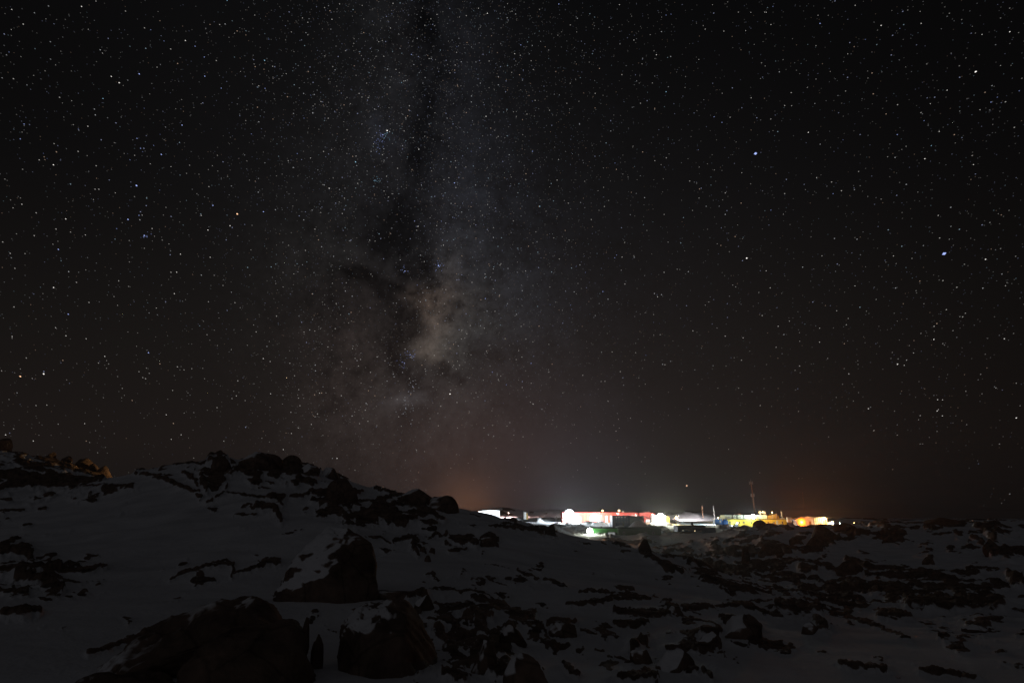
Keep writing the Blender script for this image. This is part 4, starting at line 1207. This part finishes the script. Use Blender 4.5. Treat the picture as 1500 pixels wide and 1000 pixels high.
lamp(1079.9, 765.6, 396.5, "small white lamp over the porch of the yellow building", COOL, 900, halo=0.3, ground_v=767, head=.28, pole=False, name="porch_lamp", cat="lamp")
lamp(1072, 770, 384, "white floodlight lighting the snow below the stairs of the yellow building", COOL, 5000, halo=0.3, head=.3)
lamp(1131, 750, 392, "small amber lamp above the roof of the yellow building's right half", WARM_L, 3500, halo=0.2, ground_v=760, head=.25, name="roof_lamp", cat="lamp")

# lattice mast
S = Site("radio_mast", "tall rusty lattice mast with two clusters of aerials behind the yellow building", "mast", 1107.4, 762, 416)
tz = S.Z(704.5)
mb = MB()
w0, w1 = 0.26, 0.17
nseg = 16
lx = S.X(1104.9)
cor = [(-1, -1), (1, -1), (1, 1), (-1, 1)]


def mp(i, cx, cy):
    t = i / nseg
    w = w0 + (w1 - w0) * t
    return (lx * t + cx * w, cy * w, -3 + (tz + 3) * t)


for cx, cy in cor:
    mb.tube(mp(0, cx, cy), mp(nseg, cx, cy), 0.055, 0.045, 5)
for i in range(nseg):
    for q in range(4):
        a, b = cor[q], cor[(q + 1) % 4]
        mb.tube(mp(i, *a), mp(i + 1, *b), 0.025, seg=4)
        mb.tube(mp(i + 1, *a), mp(i + 1, *b), 0.025, seg=4)
S.part("lattice", paint("dark_rusty_steel", (0.30, 0.125, 0.062)), mb)
for vv, n in ((707, 3), (725, 4)):
    t = (S.Z(vv) + 3) / (tz + 3)
    ring = MB()
    pts = [(lx * t + 1.1 * math.cos(a), 1.1 * math.sin(a)) for a in [2 * math.pi * k / n + .2 for k in range(n)]]
    for x, y in pts:
        ring.tube((lx * t, 0, S.Z(vv) - .2), (x, y, S.Z(vv) - .5), 0.07)
    rg = S.part("bracket", M_RUST, ring)
    for x, y in pts:
        MB().box(x - .12, x + .12, y - .09, y + .09, S.Z(vv) - .8, S.Z(vv) + 1.0).build("antenna_panel", M_GREYM, rg)
S.part("lightning_rod", M_GREYM, MB().tube((lx, 0, tz), (lx, 0, tz + 1.2), 0.05))
for uu, lab in ((1113.4, "left one of two amber-lit dish aerials right of the mast foot"), (1119.2, "right one of two amber-lit dish aerials right of the mast foot")):
    S = Site("dish_aerial", lab, "dish aerial", uu, 753.9, 404)
    S.part("dish", M_ROOF, MB().lathe([(0.001, 0), (.5, .08), (.85, .3), (.9, .36), (.85, .4), (.4, .16), (0.001, .08)], 16))
    S.t.children[0].rotation_euler = (math.radians(78), 0, math.radians(12))
    S.t.children[0].location = (0, 0, 1.2)
    S.part("stand", M_RUST, MB().tube((0, .3, 0), (0, .15, 1.2), 0.12).tube((-.5, .3, 0), (0, .2, .9), .07))
lamp(1117, 749.4, 400, "amber lamp behind the two dish aerials", WARM_L, 1500, halo=0.3, ground_v=753.9, head=.2, name="roof_lamp", cat="lamp")
S = Site("utility_box", "small pale box on the snow between yellow building and sodium lamp", "box", 1156.5, 760.5, 395)
S.part("body", M_WHITE, MB().box(-1.1, 1.1, 0, 1.6, -1.5, S.Z(757.4)))
S.part("lid", M_ROOF, MB().box(-1.2, 1.2, -.1, 1.7, S.Z(757.4), S.Z(757.0)))

# orange lit gabled house
S = Site("gabled_house", "white gabled house glowing orange and yellow under two lamps at the right", "house", 1190, 769.5, 380, -0.12)
S.part("wall", M_WHITE, MB().prism([(S.X(1172), -2), (S.X(1192), -2), (S.X(1192), S.Z(758.3)), (S.X(1185), S.Z(756.3)), (S.X(1172), S.Z(760.6))], 0, 10))
S.part("side_wall", M_WHITE, MB().box(S.X(1192.1), S.X(1210.5), 0.6, 10, -2, S.Z(758.6)))
for i in range(7):
    xx = S.X(1193 + i * 2.5)
    S.part("wall_post", M_TAN, MB().box(xx, xx + .3, 0.4, 0.597, -2, S.Z(758.7)))
S.part("roof", M_ROOF, MB().prism([(S.X(1168), S.Z(761.6)), (S.X(1185), S.Z(756.2)), (S.X(1192.4), S.Z(757.6)), (S.X(1211), S.Z(758.5)), (S.X(1211), S.Z(758.0)), (S.X(1192.4), S.Z(757.0)), (S.X(1185), S.Z(755.5)), (S.X(1168), S.Z(760.9))], -0.6, 10.5))
S.window(1179, 764, 1.8, 1.8, M_GLASS, y=-.1)
S.part("door", M_TAN, MB().box(S.X(1186), S.X(1188.6), -.09, 0, -.6, S.Z(763)))
S.part("deck", M_ROOF, MB().box(S.X(1186), S.X(1206), -3.5, -.05, -1.6, -0.9))
lamp(1174.3, 764.2, 374, "orange sodium lamp at the left gable of the white house", SODIUM, 1800, halo=9.0, glare=24000, head=2.7, strength=2.1, name="sodium_lamp", cat="lamp", r=.5)
lamp(1207, 758.9, 376, "bright yellow lamp under the right eave of the white gabled house", (1.0, .58, .20), 4500, halo=0.45, aim=(.5, 1, -.3), glare=8800, head=.75, strength=30, name="yard_lamp", cat="lamp", r=.4)
lamp(1169, 761.6, 378, "small orange lamp at the low left eave of the white house", SODIUM, 1500, halo=0.6, head=.4, name="eave_lamp", cat="lamp")
S = Site("aerial_mast", "thin guyed mast with a tiny light above the gabled house", "mast", 1179.4, 758, 392)
S.part("shaft", M_RUST, MB().tube((0, 0, -3), (0, 0, S.Z(739)), 0.05, 0.03))
S.part("beacon", glow("beacon_glass", (1, .75, .4), 1.2), MB().lathe([(0.001, -.22), (.22, 0), (0.001, .22)], 10))
S.t.children[1].location = (0, 0, S.Z(738.6))
S = Site("white_cabin", "small white cabin with a yellow lamp right of the gabled house", "cabin", 1218, 769, 378)
S.part("wall", M_WHITE, MB().box(S.X(1214.6), S.X(1221), 0, 2.6, -1.5, S.Z(764.4)))
S.part("roof", M_ROOF, MB().box(S.X(1214.3), S.X(1221.3), -.2, 2.8, S.Z(764.4), S.Z(764.0)))
S.window(1216.4, 766.8, .7, 1.6, M_GLASS, y=-.1)
S.window(1218.9, 766.8, .7, 1.6, M_GLASS, y=-.1)
lamp(1219.4, 763.8, 377, "tiny yellow lamp on the roof edge of the small white cabin", YELLOWISH, 700, halo=0.5, ground_v=764.4, head=.35, name="cabin_lamp", cat="lamp")
lamp(1230, 766, 374, "small white lamp lighting the snow right of the white cabin", COOL, 2500, halo=0.2, head=.2)
S = Site("radome", "pale half dome tilted on the dark skyline right of the station", "dome", 1260.5, 769.5, 300)
S.part("shell", M_WHITE, MB().lathe([(1.62, -.8), (1.62, 0), (1.5, .6), (1.15, 1.1), (.6, 1.42), (0.001, 1.5)], 24))
S.t.children[0].rotation_euler = (0, math.radians(18), 0)
S.part("base_ring", M_GREYM, MB().lathe([(1.72, -1.2), (1.75, -.5), (1.6, -.4)], 24))
lamp(1251, 765.5, 304, "tiny warm lamp behind the skyline rock left of the pale dome", WARM_L, 140, head=.12, name="yard_lamp", cat="lamp")

# lamps inferred behind the hill, then extra ones added for hills, mound and snow
lamp(296, 690, 172, "sodium lamp on a pole behind the left hill", (1.0, .60, .24), 10000, halo=.004, aim=(-1, -.1, 0), head=.3, name="sodium_lamp", cat="lamp")
lamp(690, 757, 250, "sodium lamp on a pole behind the right end of the hill", (1, .36, .1), 15000, halo=.999, head=.3, name="sodium_lamp", cat="lamp")
lamp(745, 751, 640, "floodlight added beyond the station to light the hills behind it", (1, .62, .55), 260000, halo=.0005, aim=(0.1, 1, .08), head=.3)  # extra lamp put in to brighten the far hills
lamp(994, 754.6, 500, "small floodlight added at the left foot of the snow mound to light it", (1, .90, .90), 80000, halo=.02, aim=(.6, 1, .02), head=.2, strength=1)  # extra lamp, lens kept dim, put in to brighten the mound
lamp(1046, 761.6, 438, "small floodlight added left of the blue hut to light the snow", COOL, 15000, halo=.4, aim=(-.8, 1, -.1), head=.2, strength=2)  # extra cool lamp put in to brighten and tint this snow

# ------------------------------------------------------------------ stars
STAR_R = 14000.0
M_STAR, _nt, _b = new_mat("starlight")
_nt.nodes.remove(_b)
_em = _nt.nodes.new('ShaderNodeEmission')
_at = _nt.nodes.new('ShaderNodeAttribute')
_at.attribute_name = "star_colour"
_nt.links.new(_at.outputs['Color'], _em.inputs['Color'])
_nt.links.new(_em.outputs[0], _nt.nodes['Material Output'].inputs[0])
M_STAR.cycles.emission_sampling = 'NONE'
HUE = {'w': (1.0, .95, .90), 'b': (.40, .50, 1.0), 'c': (.40, .75, 1.0), 'o': (1.0, .58, .34), 'g': (.85, .9, 1.0)}
_OCT_F = [(0, 2, 4), (2, 1, 4), (1, 3, 4), (3, 0, 4), (2, 0, 5), (1, 2, 5), (3, 1, 5), (0, 3, 5)]


def star_geo(u, v, rad, ratio, ang):
    d = ray(u, v)
    c = d.normalized() * STAR_R
    ex = Vector((1, 0, 0))
    ex = (ex - d.normalized() * ex.dot(d.normalized())).normalized()
    ey = d.normalized().cross(ex)
    if ey.z < 0:
        ey = -ey
    s = rad / F * STAR_R / d.length * 1.0
    ca, sa = math.cos(ang), math.sin(ang)
    a = (ex * ca + ey * sa) * s * ratio
    b = (-ex * sa + ey * ca) * s
    n = d.normalized() * s
    return [c + a, c - a, c + b, c - b, c + n, c - n]


def trail(u, v):
    du = (u - 750) / 750
    return 1.0 + 0.75 * abs(du) ** 1.3, (-0.75 if du < 0 else 0.55) * min(abs(du) * 1.2, 1) ** .8


BRIGHT = {}
exec_lists = {
    (0, 0): "362,30,2.2;52,43,2;103,108,2;823,181,2.2;866,206,2,b;907,254,2,b;909,339,2.2,b;618,329,2.5,b;494,340,2.2;529,368,2.5;547,380,1.5;982,392,2,b;455,237,1.8;457,438,2,c;392,131,1.7;669,133,1.8,b;728,183,1.8,b;975,110,1.9;1041,149,1.7;204,85,1.6;50,132,1.7;270,228,1.5;247,289,1.6;318,448,1.7;277,458,1.5;107,551,2,b;90,617,2,b;98,587,1.6;390,561,2;325,554,1.7;348,574,1.7,b;240,638,1.8;174,710,1.9;237,732,2.3;193,681,1.5,b;209,704,1.4,b;808,556,2.3,b;608,615,2,b;624,659,2,b;682,646,1.8,b;716,686,2.4,b;598,690,1.8;577,710,1.8,b;633,674,1.6,b;759,740,1.8;667,728,1.8;606,824,2.8,b;828,770,1.7;893,461,1.6;861,478,1.5;925,753,1.6;943,736,1.7;965,690,1.7;1091,536,1.7;1116,595,1.8,b;1096,715,1.7;1010,783,1.7;422,840,1.9;512,856,1.8;415,886,1.7;97,907,2;91,879,1.6;58,923,1.8;292,972,2.2;945,912,2.4,b;1053,950,3,o;893,956,2;568,974,2.6,b;617,956,2,b;631,955,1.8;709,844,1.6,b;780,484,1.6;697,299,1.8;640,481,1.6,b;711,597,1.5,b;874,860,1.6;1107,800,1.7;1068,318,1.7;1128,285,1.7;1131,68,1.8;426,6,1.8;1008,3,2,c;40,232,1.7,b",
    (375, 0): "337,87,2;608,16,2;603,62,1.7,b;561,181,1.8;478,85,1.7;157,143,1.8;57,175,1.7,b;38,269,2.2,c;74,295,1.9;134,328,1.8;40,393,2,b;44,402,1.6;341,297,1.8;690,243,2.1,b;533,251,1.8;721,211,1.6,b;892,208,1.7,b;937,190,1.9,o;1027,60,2.3;1060,50,1.6,b;778,131,1.7,b;988,131,1.6;1117,17,1.8;850,287,1.6;491,370,1.8;646,367,1.9,c;404,433,1.7;470,432,1.8;502,427,1.7;262,463,1.7;213,525,1.8,b;243,423,1.7,b;470,551,1.7;582,580,2.5;563,599,2.4,b;549,628,1.6,b;545,650,1.5,b;528,603,1.6;595,551,1.6;1021,517,2.2;1009,456,1.7;906,567,1.7,b;723,663,2.2;749,605,1.7;183,682,1.9,b;242,702,1.9;442,719,2.4,c;532,802,1.8,c;325,836,2.3;881,812,2.4,b;33,940,2.3,b;704,981,2,b;823,982,1.9,b;773,966,1.7;882,968,1.7,b;955,672,1.7,b;1060,579,1.8;435,940,1.5;627,799,1.5;233,570,1.5;443,635,1.6,b;1035,855,1.5",
    (750, 0): "208,19,2.2,b;477,22,2;541,179,2;641,244,2.1;479,196,1.8;432,122,1.7;287,143,1.7;39,200,2.1,b;12,240,2.2;17,272,1.7;684,68,1.9,b;706,64,1.8,b;664,77,1.6;1005,55,1.8;1060,56,1.8;1037,137,1.8;849,115,1.7;890,22,1.7;1122,55,1.9;1129,56,1.9;1075,198,1.6;577,285,1.8;343,277,1.7;320,247,1.6;623,369,1.8;684,408,2.1,c;404,424,1.6;48,352,1.8,b;39,400,1.6;297,450,1.7;90,450,1.7,b;7,497,1.8;897,519,2,b;932,544,2,b;968,521,1.9;829,265,1.8;933,415,1.7;1107,280,1.7;1124,294,1.7;1103,349,1.6;1081,682,3.5,b;1020,767,1.8;91,672,2.1,b;457,724,1.8,b;200,800,2;406,746,1.7;634,714,1.9;662,731,1.7;827,665,1.7,b;831,742,1.7;492,773,1.7;672,794,1.6;123,916,2.2,c;151,938,1.7;24,856,1.6;167,830,1.6;935,888,1.6;932,757,1.5;995,631,1.6;297,978,1.5;697,684,1.5",
    (1125, 0): "22,30,1.8,b;231,105,2.2,b;222,69,1.8;13,110,1.9;502,114,2.2;680,105,2;585,127,1.7,b;432,176,1.7,b;1073,142,2.2;950,154,1.9;921,148,1.5;907,118,1.5;922,319,2.8;354,240,1.8;103,412,1.9;74,469,1.9;105,470,1.8;213,352,1.7;277,318,1.6;795,401,2;721,461,1.8;1018,432,1.8,b;990,454,2,b;941,488,1.8;1115,404,1.8,b;693,536,1.8,b;760,584,2;725,647,1.9,c;696,705,2.2;574,598,2,b;613,650,1.7;179,588,2.2;912,731,2;216,789,1.9;289,860,1.9,b;326,847,2;166,842,1.6;13,933,1.9,b;68,951,1.7;502,884,1.7;409,825,1.6;443,872,1.6;665,853,1.6;705,285,1.7;611,298,1.5;333,621,1.6,b;531,696,1.7;860,88,1.6;1073,37,1.7;1032,292,1.7;126,313,1.5;141,328,1.5;1070,934,1.6;1022,949,1.5;785,32,1.5;675,52,1.7;805,60,1.7",
    (0, 330): "152,46,1.9;73,38,1.6;379,43,1.9;313,30,1.8;259,107,2.2,b;235,84,1.7;257,71,1.6;640,46,2.5,b;574,68,1.7;641,102,1.7;518,15,1.8,b;801,128,2.1;923,21,2.2;1021,2,2.2;933,142,2;720,66,1.7;750,83,1.7;784,208,2.1;66,191,1.8;238,276,2.3;339,253,1.9;381,198,1.6;527,246,1.9;571,271,1.7;774,303,2.1;395,342,1.9;62,362,1.9;303,394,2.2,b;694,367,1.8;506,316,1.7;522,355,1.7;990,267,1.8;925,339,1.8;991,241,1.5;247,454,1.9;293,490,2;54,493,1.9;54,501,1.6;659,565,2.4,b;465,581,2;437,611,1.8;473,600,1.6;473,634,1.6;606,536,1.6;919,485,1.8;951,465,1.6;7,645,1.8;90,670,2.5,o;90,637,1.6;194,659,2.4;143,679,1.7;617,649,1.8;634,675,1.8;817,641,1.8;908,680,1.7;900,634,1.6;1030,768,1.8;160,799,1.8;208,797,1.8;40,772,1.6;543,723,1.7;552,754,1.5;738,840,2;376,879,1.9;398,963,1.6;760,949,1.9;148,956,2;25,929,2.1;173,931,1.5;993,957,1.6;1126,442,1.7;1027,551,1.7;1114,109,1.7",
    (375, 330): "719,5,2.2;832,88,2;810,179,2.6,b;814,184,2,b;661,203,2.3,b;599,38,1.6;501,75,1.5;168,215,1.8;88,258,1.7;339,257,1.8;510,217,1.8;340,200,1.6;716,265,1.8,b;1018,325,2.2,b;1017,217,1.9;356,347,1.9;305,351,1.7;375,397,1.8;411,433,1.8;465,357,1.6;623,385,1.8;813,383,1.8;914,466,1.9;261,469,1.8;32,591,2.1;431,536,1.7;641,574,1.8,b;684,574,2.2,b;691,578,1.8,b;638,619,1.7,b;649,630,1.6,b;889,638,1.9;1049,651,2,b;1111,707,2,b;861,748,2.5;65,747,2;282,744,2;262,849,1.8;117,792,1.5;163,872,1.6;189,899,1.8;358,815,1.6;457,820,1.6;26,944,1.6;122,995,1.8;601,765,1.6;701,723,1.7;1049,887,1.8;1114,890,1.8;1047,822,1.7;785,787,1.6;910,705,1.7;794,457,1.6;843,547,1.7;466,566,1.6;59,515,1.6;1087,171,1.8;1047,242,1.6",
    (750, 330): "1042,146,2.6;464,132,1.9,b;456,144,1.9,b;485,199,1.7;541,135,1.7;403,294,2.1,b;326,209,1.7,b;293,258,1.7;284,183,1.6,b;286,304,1.7;170,352,1.7,b;260,354,1.8,b;224,377,1.7;188,361,1.5;646,317,2;466,341,1.6;594,387,1.6;874,340,1.7;858,354,1.7;733,195,1.7;745,196,1.6;693,75,1.7;599,23,1.7;980,265,1.7;993,273,1.7;1096,298,1.7;1128,202,1.9;658,485,1.8;629,486,1.6;594,576,1.8,b;589,597,1.7;579,634,1.6;1026,499,1.9;1055,558,1.6;841,545,1.6;85,612,2.1,b;85,700,1.9;592,704,1.8;1006,722,1.8;1020,749,1.7;1102,799,1.9;914,722,1.7;906,795,1.6;472,860,1.8;526,855,1.8;452,887,1.7;476,899,1.7;277,884,1.7;270,885,1.5;181,863,1.7;177,882,1.6;286,943,1.7;8,930,1.8;961,993,1.9;626,910,1.5;694,843,1.6;1131,893,1.7;106,29,1.8;93,79,1.7;45,356,1.7;25,209,1.6",
    (1125, 330): "782,126,3.6,b;966,151,2.3;557,136,1.9;639,147,1.7;569,170,1.6;805,62,1.7;386,269,1.9;1054,268,1.8;1061,254,1.6;876,390,1.8;864,406,1.9;852,405,1.7;736,506,2.2;1049,503,2.1;305,379,1.8;348,441,1.8;95,425,1.8;229,456,1.8;141,514,1.7;36,541,1.8;140,476,1.6;480,329,1.7;657,290,1.6;437,381,1.6;574,425,1.5;821,467,1.7;646,566,1.8;615,598,1.9;575,616,2.4;605,621,1.9;265,590,1.7;120,643,1.7;143,654,1.6;446,813,2.1;379,779,1.7;303,763,1.7;135,825,1.8;753,773,2;775,774,1.9;751,823,2.1;756,817,1.8;774,845,2;878,736,1.7;1102,700,1.7;950,747,1.6;1102,854,2.3;470,910,2;574,930,1.7;248,877,1.6;16,803,1.6;402,742,1.6;350,805,1.6;882,884,1.6;675,969,1.6;687,969,1.5;668,862,1.6",
}
listed = []
for (ou, ov), txt in exec_lists.items():
    for e in txt.split(';'):
        q = e.split(',')
        listed.append((ou + float(q[0]) / 3.0303, ov + float(q[1]) / 3.0303, float(q[2]), q[3] if len(q) > 3 else 'w'))
listed += [(770, 684, 1.8, 'w'), (846, 688, 1.7, 'w'), (761.6, 704.8, 1.7, 'w'), (815, 720.5, 1.4, 'w'), (945, 693.5, 1.7, 'w'), (415, 658, 2.0, 'w'),
           (493.7, 671, 2.2, 'w'), (610, 658.7, 1.9, 'w'), (622, 661, 1.8, 'w'), (328, 646, 1.7, 'w'), (561, 712.7, 1.5, 'o'), (595, 702.6, 1.6, 'w'),
           (605.7, 705, 1.5, 'w'), (686, 678, 1.6, 'w'), (691.7, 671.7, 1.7, 'w'), (1113, 692, 1.8, 'w'), (1175, 700, 1.4, 'w'), (1162, 682, 1.5, 'w'),
           (1006, 711, 3.3, 'o')]
NAMED = {  # brightest stars one can point to
    (1006, 711): "bright orange star low in the sky above the amber yard lamp", (1107, 225): "bright blue star alone in the dark upper right sky",
    (1383, 371.6): "brightest blue star near the right edge of the sky", (347.5, 313.5): "bright orange star left of the Milky Way",
    (200, 272): "bright bluish star in the left sky, above the orange star", (1429, 105): "bright white star near the upper right corner",
    (659, 577): "bright white star below the Milky Way core", (1094, 378): "white star between the two bright blue stars and the Milky Way",
    (29.7, 551): "warm white star low at the left edge of the sky", (64, 547.5): "white star beside the warm one low at the left edge",
    (642.3, 389): "bluish star cluster glow at the top of the Milky Way core", (567, 191.4): "brightest white star of the small cluster in the upper Milky Way"}


def mag(m):
    e = (m - 1.3)
    return 0.30 + 0.26 * e, 0.115 * (10 ** (0.84 * e))   # radius in px, brightness


def star_mesh(name, rows):
    vs, fs, cs = [], [], []
    for (u, v, rad, br, hue) in rows:
        ratio, ang = trail(u, v)
        n = len(vs)
        vs += star_geo(u, v, rad, ratio, ang)
        fs += [tuple(i + n for i in f) for f in _OCT_F]
        cs += [(hue[0] * br, hue[1] * br, hue[2] * br, 1.0)] * 6
    c0 = Vector(vs[0]) if len(rows) == 1 else Vector((0, 0, 0))
    me = bpy.data.meshes.new(name)
    me.from_pydata([tuple(Vector(p) - c0) for p in vs], [], fs)
    at = me.attributes.new("star_colour", 'FLOAT_COLOR', 'POINT')
    at.data.foreach_set("color", np.array(cs, dtype=np.float32).ravel())
    return me, c0


STAR_GAIN = 1.5
field = []
for (u, v, m_, h) in listed:
    rad, br = mag(m_)
    hue = HUE[h]
    lab = next((l for (a, b), l in NAMED.items() if abs(a - u) < 2.2 and abs(b - v) < 2.2), None)
    row = (u, v, rad * 1.15, min(br, .75) * STAR_GAIN, hue)
    if lab:
        me, c0 = star_mesh("star", [(u, v, rad * (2.1 if m_ > 3.4 else 1.4), min(br, 1.1 if h != 'b' else .8) * STAR_GAIN, hue)])
        so = obj("star", me, M_STAR, None, c0)
        tag(so, lab, "star")
        del NAMED[next(k for k, l in NAMED.items() if l == lab)]
    else:
        field.append(row)
rs = random.Random(5)
want = 22000
while want > 0:
    u, v = rs.uniform(-250, 1750), rs.uniform(-260, 752)
    band = math.exp(-((u - 630) / 200) ** 2)
    dens = (0.13 + 0.87 * band) * (0.25 + 0.75 * min(1.0, max(0.0, (760 - v) / 260.0)))
    if 520 < u < 610 and 290 < v < 500:
        dens *= 0.45
    if rs.random() > dens:
        continue
    want -= 1
    b = min(0.24, 0.030 * (1 - rs.random()) ** -0.60)
    if v > 640:
        b *= 0.7
    h = HUE[rs.choice('wwwggbbco' if v < 480 else 'wwwwwgbo')]
    h = tuple(0.7 * x + 0.3 * y for x, y in zip(h, HUE['w']))
    field.append((u, v, 0.46 + 0.35 * min(1, b / .4), b * STAR_GAIN, h))
for (cu, cv, su, sv, n, tint) in ((556, 208, 4, 9, 34, 'b'), (566, 196, 4, 4, 12, 'c'), (600, 520, 5, 4, 18, 'b'), (642, 389, 4, 4, 16, 'b'), (550, 265, 4, 4, 12, 'c'),
                                  (590, 533, 4, 5, 12, 'b'), (598, 598, 7, 8, 26, 'g'), (606, 567, 4, 8, 10, 'g'), (593, 397, 3, 3, 9, 'b'), (213, 345, 4, 3, 8, 'b')):
    for _ in range(n):                         # small blue-white clusters along the Milky Way
        field.append((rs.gauss(cu, su), rs.gauss(cv, sv), rs.uniform(.4, .6), rs.uniform(.08, .34) * STAR_GAIN, HUE[tint]))
me, _c = star_mesh("stars", field)
tag(obj("stars", me, M_STAR), kind='stuff', label="field of countless faint stars across the night sky")

# ------------------------------------------------------------------ night air round the lamps
HAZE = 0.000065
hm = bpy.data.materials.new("night_air")
hm.use_nodes = True
hm.node_tree.nodes.clear()
_o = hm.node_tree.nodes.new('ShaderNodeOutputMaterial')
_v = hm.node_tree.nodes.new('ShaderNodeVolumePrincipled')
_v.inputs['Color'].default_value = (0.9, 0.92, 0.95, 1)
_v.inputs['Density'].default_value = HAZE
_v.inputs['Anisotropy'].default_value = 0.88
hm.node_tree.links.new(_v.outputs[0], _o.inputs['Volume'])
haze = MB().box(-9400, 9400, -9400, 9400, -32, 60).build("haze", hm)
tag(haze, kind='stuff')
